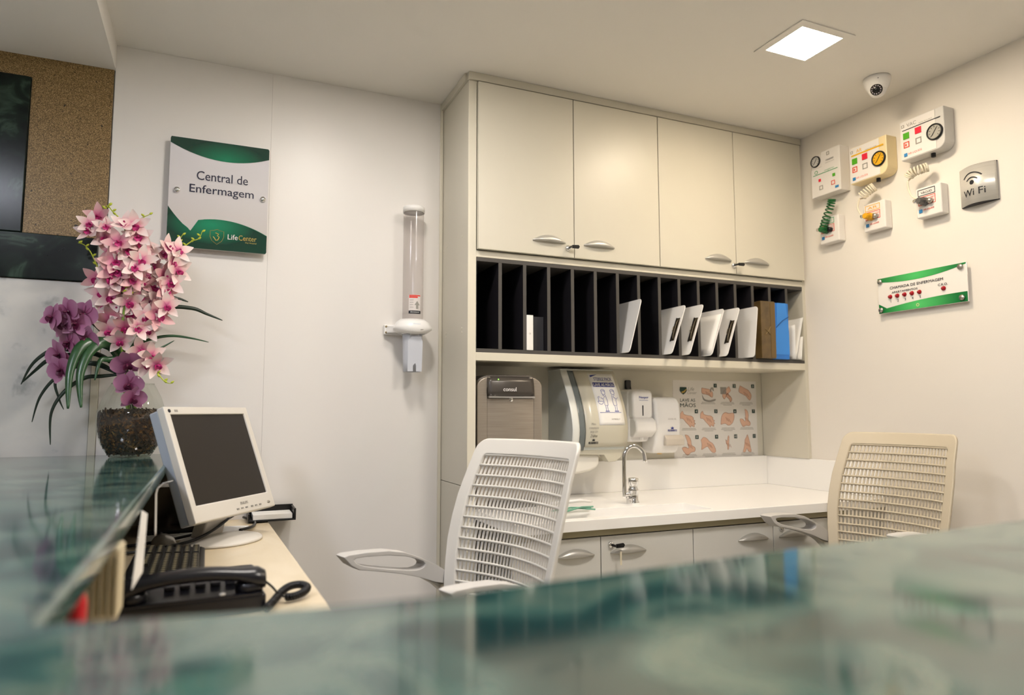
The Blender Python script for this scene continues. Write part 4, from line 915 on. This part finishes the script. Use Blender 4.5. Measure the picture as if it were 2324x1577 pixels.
for k in range(12):
    p = q_ @ Vector((.0148*cos(2*pi*k/12), .0148*sin(2*pi*k/12), .0342)); led.lathe([(0, .0008), (.0026, 0)], 8, p+ball, M=q_.copy())
led.build('infrared_lamps', mat('led_grey', '8B8288', .3), T)
MB().lathe([(0, -.003), (.004, -.002), (.004, .001)], 8, (-.030, -.028, -.016)).build('screw', M_INK, T)
# ================================================================== CHAIRS (local: forward -x, sitter's left -y, z up)
M_CHAIR = mat('chair_plastic', 'DBD7CF', .45, bump=.06, bscale=700); M_CHB = mat('chair_dark', '2A2A2C', .5); M_SEAT = mat('seat_fabric', '5C5A57', .9, bump=.3, bscale=900)
WZ = [(.62, .355), (.70, .379), (.80, .398), (.90, .421), (1.0, .424), (1.08, .407), (1.165, .396)]
def wid(z):
    for (a, wa), (b, wb_) in zip(WZ, WZ[1:]):
        if z <= b: return wa+(wb_-wa)*max(0, (z-a))/(b-a)
    return WZ[-1][1]
def bk(s, z, off=0):
    h = z-.9; return Vector((.239*h+.554*h*h-.048*s*s+off, -s*wid(z)/2, z))
Z0, Z1 = .63, 1.163
def rloop(sx, z0, z1, rs, rz, n=6):
    out = []
    for cs, czz, a in ((sx-rs, z1-rz, 0), (-sx+rs, z1-rz, 90), (-sx+rs, z0+rz, 180), (sx-rs, z0+rz, 270)):
        for i in range(n+1):
            t = radians(a+90*i/n); out.append((cs+rs*cos(t), czz+rz*sin(t)))
    full = []
    for i in range(len(out)):   # extra points along the long sides so they follow the curve
        a, b = out[i], out[(i+1) % len(out)]
        k = 8 if (abs(a[0]-b[0]) > .3 or abs(a[1]-b[1]) > .1) else 1
        for j in range(k): full.append((a[0]+(b[0]-a[0])*j/k, a[1]+(b[1]-a[1])*j/k))
    return full
def make_chair(x, y, yaw, dz, label, M_CHAIR=M_CHAIR):
    t = thing('office_chair', label, 'chair', (x, y, dz), yaw, 'slotted-back office chairs behind the counter')
    lo, li = rloop(1, Z0, Z1, .13, .030), rloop(.84, Z0+.05, Z1-.043, .05, .012)
    n = len(lo); vs = []; fs = []
    for off in (-.007, .007): vs += [bk(s, z, off) for s, z in lo]+[bk(s, z, off) for s, z in li]
    for i in range(n):
        j = (i+1) % n
        fs += [(i, j, n+j, n+i), (2*n+i, 3*n+i, 3*n+j, 2*n+j), (i, 2*n+i, 2*n+j, j), (n+i, n+j, 3*n+j, 3*n+i)]
    br = MB().add(vs, fs).build('backrest_frame', M_CHAIR, t, .005, seg=3)
    # slotted back: upright strips behind rounded cross ribs, all moulded in one piece with the frame
    za, zb = Z0+.045, Z1-.041
    up = MB(); N = 14; cols = 29
    for c in range(cols):
        s = -.84+1.68*(c+.5)/cols; rows = []
        for k in range(N+1):
            z = za+(zb-za)*k/N; a = bk(s-.0135, z, .0025); b = bk(s+.0135, z, .0025); a2 = bk(s+.0135, z, .0050); b2 = bk(s-.0135, z, .0050); rows.append([a, b, a2, b2, a])
        up.grid(rows)
    o = up.build('back_lattice', M_CHAIR, br); o['kind'] = 'stuff'
    for k in range(17):
        z = za+.004+(zb-za-.008)*k/16
        MB().tube([bk(-.86+1.72*i/16, z, -.001) for i in range(17)], .0034, 6).build('cross_rib', M_CHAIR, br, smooth=True)
    # loop armrests on both sides
    P0 = Vector((.723, 1.659, 0)); A0 = .298
    lat = .222
    nrm = Vector((-sin(A0), cos(A0), 0)); pp = P0+nrm*lat
    def a2l(zx, zy):
        w = hit(740+zx*.2668, 960+zy*.2668, pp, nrm)-P0; w = Matrix.Rotation(-A0, 3, 'Z') @ w; return (w.x, w.z)
    out = [(112, 1130), (150, 1113), (300, 1090), (500, 1075), (640, 1090), (760, 1130), (900, 1190), (1020, 1270), (1035, 1310), (1000, 1355), (900, 1340), (760, 1300), (600, 1270), (400, 1250), (250, 1240), (175, 1200)]
    inn = [(205, 1155), (225, 1140), (300, 1128), (500, 1115), (640, 1123), (720, 1140), (790, 1165), (805, 1185), (800, 1205), (780, 1222), (730, 1238), (650, 1240), (500, 1230), (400, 1220), (290, 1205), (225, 1180)]
    pout = [a2l(*p) for p in out]; pin = [a2l(*p) for p in inn]
    brk = [a2l(*p) for p in ((780, 1300), (990, 1358), (1050, 1330), (1140, 1470), (1160, 1620), (1080, 1560), (990, 1440), (900, 1365))]
    for sg in (1, -1):
        ya, yb = sg*(lat-.022), sg*(lat+.022)
        ar = MB().ring(pout, pin, min(ya, yb), max(ya, yb)).build('armrest', mat('armrest_plastic', 'C9C6C2', .4), t, .008, seg=3)
        MB().prism(brk, min(sg*(lat-.014), sg*(lat+.014)), max(sg*(lat-.014), sg*(lat+.014))).build('arm_bracket', M_SILV, t, .004)
    zs = .56
    MB().prism(rrect(-.46, .0, -.23, .23, .07, 6), zs, zs+.07, 'z').build('seat', M_SEAT, t, .02, seg=4)
    MB().tube([(-.20, 0, zs), (-.05, 0, zs-.01), (.03, 0, .60), (.025, 0, .70)], .018, 10, flat=1.6).build('back_stem', M_CHAIR, t, smooth=True)
    for sg in (1, -1): MB().tube([(-.14, sg*.20, zs+.01), (-.05, sg*lat, .62), (-.05, sg*lat, brk[4][1]+.02)], .014, 8).build('arm_post', M_SILV, t, smooth=True)
    MB().lathe([(0, .12), (.030, .12), (.030, .34), (.018, .34), (.018, zs), (0, zs)], 20, (-.23, 0, 0)).build('column', M_CHB, t, smooth=True)
    for k in range(5):
        a = 2*pi*k/5+.3; e = Vector((-.23+.28*cos(a), .28*sin(a), 0))
        lg = MB().tube([(-.23, 0, .13), (e.x, e.y, .085)], [.026, .016], 8).build('base_leg', M_CHB, t, smooth=True)
        MB().lathe([(0, -.012), (.026, -.012), (.028, -.008), (.028, .008), (.026, .012), (0, .012)], 16, (e.x, e.y, .029-dz*0), 'y').build('caster', M_DARK, lg, smooth=True)
    return t
make_chair(.723, 1.659, .298, 0, 'light grey slotted-back office chair in front of the sink worktop')
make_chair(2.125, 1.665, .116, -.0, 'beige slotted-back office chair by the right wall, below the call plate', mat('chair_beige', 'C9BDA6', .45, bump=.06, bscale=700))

# ================================================================== FLOWER ARRANGEMENT
VX, VY = -.215, 2.415
V = thing('glass_vase', 'round clear glass vase filled with brown bark on the counter', 'vase', (VX, VY, ZM))
gp = [(0, .004), (.050, .004), (.056, .003), (.062, .010), (.080, .040), (.0925, .080), (.0955, .110), (.0925, .140), (.080, .180), (.066, .208), (.058, .222)]
M_GLASS = clear_mat('vase_glass', 'F7F9F6', .02, 1.06)
MB().lathe(gp, 48).build('glass_body', M_GLASS, V, smooth=True)
MB().lathe([(.0575, .221), (.0585, .224), (.0595, .221)], 48).build('rim', M_GLASS, V, smooth=True)
MB().lathe([(.0, .0005), (.054, .0005), (.057, .002), (.058, .006), (0, .008)], 40).build('foot', clear_mat('vase_foot', 'E6ECE6', .05, 1.08), V, smooth=True)
M_SOIL = ramp_mat('bark', [(0, '120A05'), (.4, '2B1B0E'), (.6, '4A3018'), (.8, '6E4A26'), (1, '9A7440')], 'voronoi', 140, rough=.75)
MB().lathe([(0, .010), (.052, .010), (.066, .024), (.080, .054), (.088, .085), (.0895, .110), (.086, .128), (.05, .130), (0, .134)], 40).build('bark_core', M_SOIL, V, smooth=True)
ch = MB(); rnd = random.Random(3)
def rad(z):
    for (ra, za), (rb, zb) in zip(gp[2:], gp[3:]):
        if za <= z <= zb: return ra+(rb-ra)*(z-za)/(zb-za)
    return .05
for k in range(1500):
    z = .012+.122*rnd.random()
    if k % 4 == 0: r = .08*sqrt(rnd.random()); z = .132+.010*rnd.random()
    else: r = rad(max(z, .01))-.0055
    a = rnd.random()*2*pi; l, w, h = rnd.uniform(.003, .010), rnd.uniform(.001, .003), .0012
    q_ = Matrix.Translation((r*cos(a), r*sin(a), z)) @ Matrix.Rotation(a, 4, 'Z') @ Matrix.Rotation(rnd.uniform(0, 6.3), 4, 'X')
    ch.box((-h, -l, -w), (h, l, w), q_)
o = ch.build('bark_chips', ramp_mat('bark_chip', [(0, '0E0804'), (.4, '22150A'), (.65, '3A2512'), (.85, '5E421F'), (1, 'A07C44')], 'voronoi', 110, rough=.6), V); o['kind'] = 'stuff'

# petals, built once and shared
def petal_mesh(name, L, W, m, cup=.25, tip=1.0, n=7):
    rows = []
    for i in range(n+1):
        t = i/n; wv = W*(sin(pi*min(1, t**.8*.93+.04))**tip); zc = cup*L*(t**2)-.10*L*t
        rows.append([(L*t, wv*q, zc+.10*W*(q*q)) for q in (-.5, -.25, 0, .25, .5)])
    return MB().grid(rows).mesh(name, m, True)
M_PINK = ramp_mat('petal_pink', [(0, 'B5427A'), (.16, 'D67F9C'), (.34, 'E5B3B6'), (.6, 'EBCFCA'), (1, 'F1E2DD')], 0, .045, rough=.55)
M_PINKD = ramp_mat('petal_rose', [(0, 'B03A6C'), (.25, 'CF7590'), (.5, 'DBA0A4'), (1, 'E3BDB9')], 0, .045, rough=.55)
M_LIPP = mat('lip_magenta', 'B3276B', .5, var=.35, vscale=120); M_YELL = mat('flower_yellow', 'E3B04A', .6)
M_PURP = ramp_mat('petal_purple', [(0, '74284F'), (.25, 'A35F85'), (.7, 'B57B9B'), (1, 'C596AD')], 0, .055, rough=.55)
M_LIPD = mat('lip_dark', '5A1438', .5, var=.3, vscale=90)
pm = [petal_mesh('petal', .045, .027, M_PINK, .30), petal_mesh('petal', .045, .027, M_PINKD, .30)]
pw = petal_mesh('petal', .044, .058, M_PURP, .12, .6); ps = petal_mesh('petal', .046, .032, M_PURP, .15, .8)
def lip_mesh(m, s):
    mb = MB()
    mb.grid([[(.018*s*t*(1), .011*s*q*sin(pi*min(1, .25+.6*t)), -.002+.006*s*sin(pi*t)+.006*s*q*q) for q in (-1, -.5, 0, .5, 1)] for t in (0, .25, .5, .75, 1)])
    mb.lathe([(0, .016*s), (.003*s, .013*s), (.0035*s, .004*s), (.002*s, 0)], 8, (.002, 0, 0))
    return mb.mesh('flower', m, True)
lipP, lipD = lip_mesh(M_LIPP, 1.0), lip_mesh(M_LIPD, 1.25)
M_STEM = mat('stem_green', '6B8A2C', .5); M_STEMD = mat('stem_dark', '2C3A1E', .5); M_BUD = mat('bud_lime', 'B7C23A', .5)
M_LEAF = ramp_mat('leaf_green', [(0, '1C3A20'), (.5, '274B2A'), (1, '35602F')], 'noise', 14, 3, .3, tscale=(1, 1, 4)); M_LEAFD = mat('leaf_dark', '1A2A1C', .4)
def loc_of(o): return Vector(o.location)
def flower(par, pos, facing, size, roll, kind):
    """kind 0 pale pink, 1 rose, 2 purple moth orchid"""
    me = lipD if kind == 2 else lipP
    f = bpy.data.objects.new('flower', me); COL.objects.link(f); f.parent = par
    Mq = Vector(facing).normalized().to_track_quat('Z', 'Y').to_matrix().to_4x4()
    Mw = Matrix.Translation(pos-loc_of(par)) @ Mq @ Matrix.Rotation(roll, 4, 'Z') @ Matrix.Scale(size, 4)
    f.matrix_basis = Mw @ Matrix.Rotation(-pi/2, 4, 'Z')
    B_ = Matrix.Rotation(pi/2, 4, 'Z')
    angs = [(90, 0), (90+72, 0), (90-72, 0), (90+140, 0), (90-140, 0)]
    for k, (a, _) in enumerate(angs):
        if kind == 2:
            a = (90, 175, 5, 225, -45)[k]; m_ = pw if k in (1, 2) else ps
        else: m_ = pm[kind]
        p = bpy.data.objects.new('petal', m_); COL.objects.link(p); p.parent = f
        p.matrix_basis = B_ @ Matrix.Rotation(radians(a), 4, 'Z') @ Matrix.Translation((.002, 0, 0)) @ Matrix.Rotation(rnd.uniform(-.25, .12), 4, 'Y')
    return f
Zs = .3805
def zp(p, y): return py(40+p[0]*Zs, 450+p[1]*Zs, y)
def sprig(par, pts, y0, y1):
    n = len(pts); P_ = spline([zp(p, y0+(y1-y0)*i/(n-1))-loc_of(par) for i, p in enumerate(pts)], 6)
    mb = MB().tube(P_, [.0022*(1-.6*i/len(P_)) for i in range(len(P_))], 5)
    for i in range(2, len(P_), 3):
        c = P_[i]; s_2 = 1 if (i//3) % 2 else -1
        mb.lathe([(0, 0), (.0035, .004), (.003, .009), (0, .013)], 6, c, M=Matrix.Rotation(s_2*.9, 4, 'Y'))
    mb.build('bud_sprig', M_BUD, par, smooth=True)
def spray(name, label, stem, flowers, kind, size, sprigs=(), group='artificial orchid sprays in the vase', ybase=2.40, spread=.05):
    T = thing(name, label, 'flower spray', (VX+rnd.uniform(-.02, .02), VY+rnd.uniform(-.015, .015), ZM+.12), 0, group)
    o0 = loc_of(T); n = len(stem)
    P_ = [Vector((0, 0, 0))]+[zp(p, ybase)-o0 for p in stem]
    MB().tube(spline(P_, 6), .0032, 6).build('stem', M_STEM if kind != 2 else M_STEMD, T, smooth=True)
    tw = MB()
    for (fx, fz) in flowers:
        yy = ybase-spread*rnd.uniform(.25, 1.0); pos = zp((fx, fz), yy)
        ax = (fx-620)/420; az = (450-fz)/700
        fc_ = Vector((ax*.9+rnd.uniform(-.35, .35), -1, az*.6+rnd.uniform(-.25, .35)))
        kk = kind if kind == 2 else (0 if rnd.random() < .68 else 1)
        flower(T, pos, fc_, size*rnd.uniform(.88, 1.1), rnd.uniform(-.45, .45), kk)
        # a short twig joins each flower to the nearest stem point
        st = min(P_[1:], key=lambda q: (q+o0-pos).length); tw.tube([st, (st+pos-o0)/2+Vector((0, 0, .006)), pos-o0+Vector((0, .003, 0))], .0014, 4)
    tw.build('twigs', M_STEM if kind != 2 else M_STEMD, T)
    for s_3 in sprigs: sprig(T, s_3, ybase-.01, ybase-.03)
    return T
spray('orchid_spray', 'pale pink orchid spray reaching highest, leaning left against the brown stone', [(600, 900), (570, 600), (540, 300), (440, 140)], [(430, 150), (480, 105), (530, 170), (525, 235), (560, 310), (540, 385), (470, 480), (500, 560), (520, 640), (425, 190)], 0, .95, [[(480, 420), (440, 330), (400, 280), (360, 265)], [(535, 150), (520, 80), (545, 35)]], ybase=2.46)
spray('orchid_spray', 'pale pink orchid spray in the middle of the bouquet, dense and upright', [(620, 880), (640, 600), (650, 350), (640, 150)], [(640, 150), (700, 160), (720, 230), (660, 310), (600, 260), (650, 395), (740, 275), (700, 410), (600, 440), (560, 480), (620, 515), (690, 485), (765, 320), (580, 375), (740, 365), (570, 430)], 0, 1.0, [[(700, 170), (740, 120), (790, 95)], [(600, 110), (560, 70), (540, 40)], [(668, 470), (660, 520), (625, 560)], [(665, 420), (672, 500), (668, 580)]], ybase=2.36)
spray('orchid_spray', 'pale pink orchid spray leaning right in front of the green sign', [(640, 880), (780, 640), (860, 450), (930, 320)], [(810, 400), (870, 330), (900, 290), (960, 310), (930, 380), (955, 430), (880, 460), (815, 520), (890, 545), (850, 610), (910, 500), (780, 470)], 0, 1.0, [[(955, 300), (965, 250), (985, 215)], [(990, 290), (1040, 255), (1080, 240), (1102, 195)], [(885, 350), (895, 400), (870, 450)]], ybase=2.40)
spray('orchid_spray', 'pale pink orchid cluster at the bouquet centre above the vase', [(630, 880), (660, 760), (680, 640)], [(740, 500), (665, 620), (740, 580), (780, 630), (820, 670), (890, 640), (680, 690), (765, 710), (560, 590), (600, 650), (560, 720), (645, 770), (720, 770), (775, 785), (550, 790), (610, 850), (840, 700), (640, 560), (700, 540)], 0, 1.0, ybase=2.40)
spray('orchid_spray', 'small pale pink orchid cluster low at the right of the vase', [(650, 960), (720, 960)], [(735, 900), (775, 985), (832, 990), (800, 935)], 0, .95, [[(800, 1000), (840, 1050), (880, 1095), (915, 1105)]], ybase=2.315, spread=.03)
spray('moth_orchid_spray', 'purple moth orchid spray arching left with blooms against white marble', [(590, 930), (500, 800), (400, 720), (250, 690), (160, 720)], [(205, 705), (300, 675), (350, 745), (400, 690), (270, 740)], 2, .92, ybase=2.38, spread=.04)
spray('moth_orchid_spray', 'purple moth orchid spray hanging lower left behind the broad leaves', [(590, 940), (450, 860), (330, 850), (250, 960)], [(305, 855), (245, 930), (255, 1020), (410, 835)], 2, .92, ybase=2.38, spread=.03)
spray('moth_orchid_spray', 'purple moth orchid blooms drooping over the front of the vase', [(640, 940), (650, 1000), (665, 1110)], [(650, 985), (665, 1105), (690, 1190)], 2, .92, ybase=2.32, spread=.02)
# strap leaves: one cluster, every leaf a part
L_ = thing('orchid_leaves', 'cluster of dark green strap leaves drooping around the vase', 'leaves', (VX, VY, ZM+.135), 0)
def leaf(pts, wid_, m, y0, y1, curl=.3):
    o0 = loc_of(L_); n = len(pts); C_ = spline([zp(p, y0+(y1-y0)*i/(n-1))-o0 for i, p in enumerate(pts)], 7); rows = []
    for i, c in enumerate(C_):
        t = i/(len(C_)-1); d = (C_[min(i+1, len(C_)-1)]-C_[max(i-1, 0)]).normalized(); vdir = Vector((0, -1, .15)); s = d.cross(vdir).normalized()
        w_ = wid_*sin(pi*min(1, .12+.86*t**.8))**.7
        rows.append([c+s*w_*q+vdir*(-curl*w_*abs(q)*1.2) for q in (-.5, -.25, 0, .25, .5)])
    MB().grid(rows).build('leaf', m, L_, smooth=True, solid=.0008)
leaf([(610, 960), (560, 880), (470, 855), (370, 890), (310, 1040), (300, 1255)], .034, M_LEAF, 2.40, 2.27)
leaf([(615, 970), (570, 875), (500, 858), (420, 920), (370, 1060), (378, 1248)], .034, M_LEAF, 2.39, 2.28)
leaf([(600, 950), (540, 960), (490, 970), (460, 1085)], .016, M_LEAF, 2.38, 2.34)
leaf([(600, 1000), (480, 930), (300, 900), (200, 905), (90, 985), (20, 1110)], .014, M_LEAFD, 2.42, 2.44)
leaf([(600, 1010), (470, 930), (330, 930), (190, 960), (100, 1030), (25, 1100)], .014, M_LEAFD, 2.42, 2.46)
leaf([(590, 1040), (470, 980), (330, 1010), (215, 1080), (130, 1190), (85, 1335)], .011, M_LEAFD, 2.40, 2.40)
leaf([(600, 1050), (500, 1060), (400, 1070), (280, 1150), (200, 1280), (195, 1470)], .012, M_LEAFD, 2.40, 2.38)
leaf([(590, 1045), (450, 990), (300, 1000), (225, 1090), (245, 1190), (275, 1260)], .009, M_LEAFD, 2.40, 2.40)
leaf([(650, 960), (760, 760), (890, 655), (1040, 655), (1130, 690), (1222, 728)], .014, M_LEAFD, 2.42, 2.46)
leaf([(660, 960), (800, 700), (905, 602), (960, 598), (1018, 618)], .013, M_LEAFD, 2.44, 2.46)
leaf([(650, 960), (720, 870), (830, 830), (930, 820), (1040, 835), (1140, 858)], .009, M_LEAF, 2.41, 2.40)
leaf([(650, 980), (740, 950), (830, 905), (935, 848)], .009, M_LEAF, 2.38, 2.36)
leaf([(640, 960), (700, 860), (745, 810)], .010, M_LEAF, 2.37, 2.36)
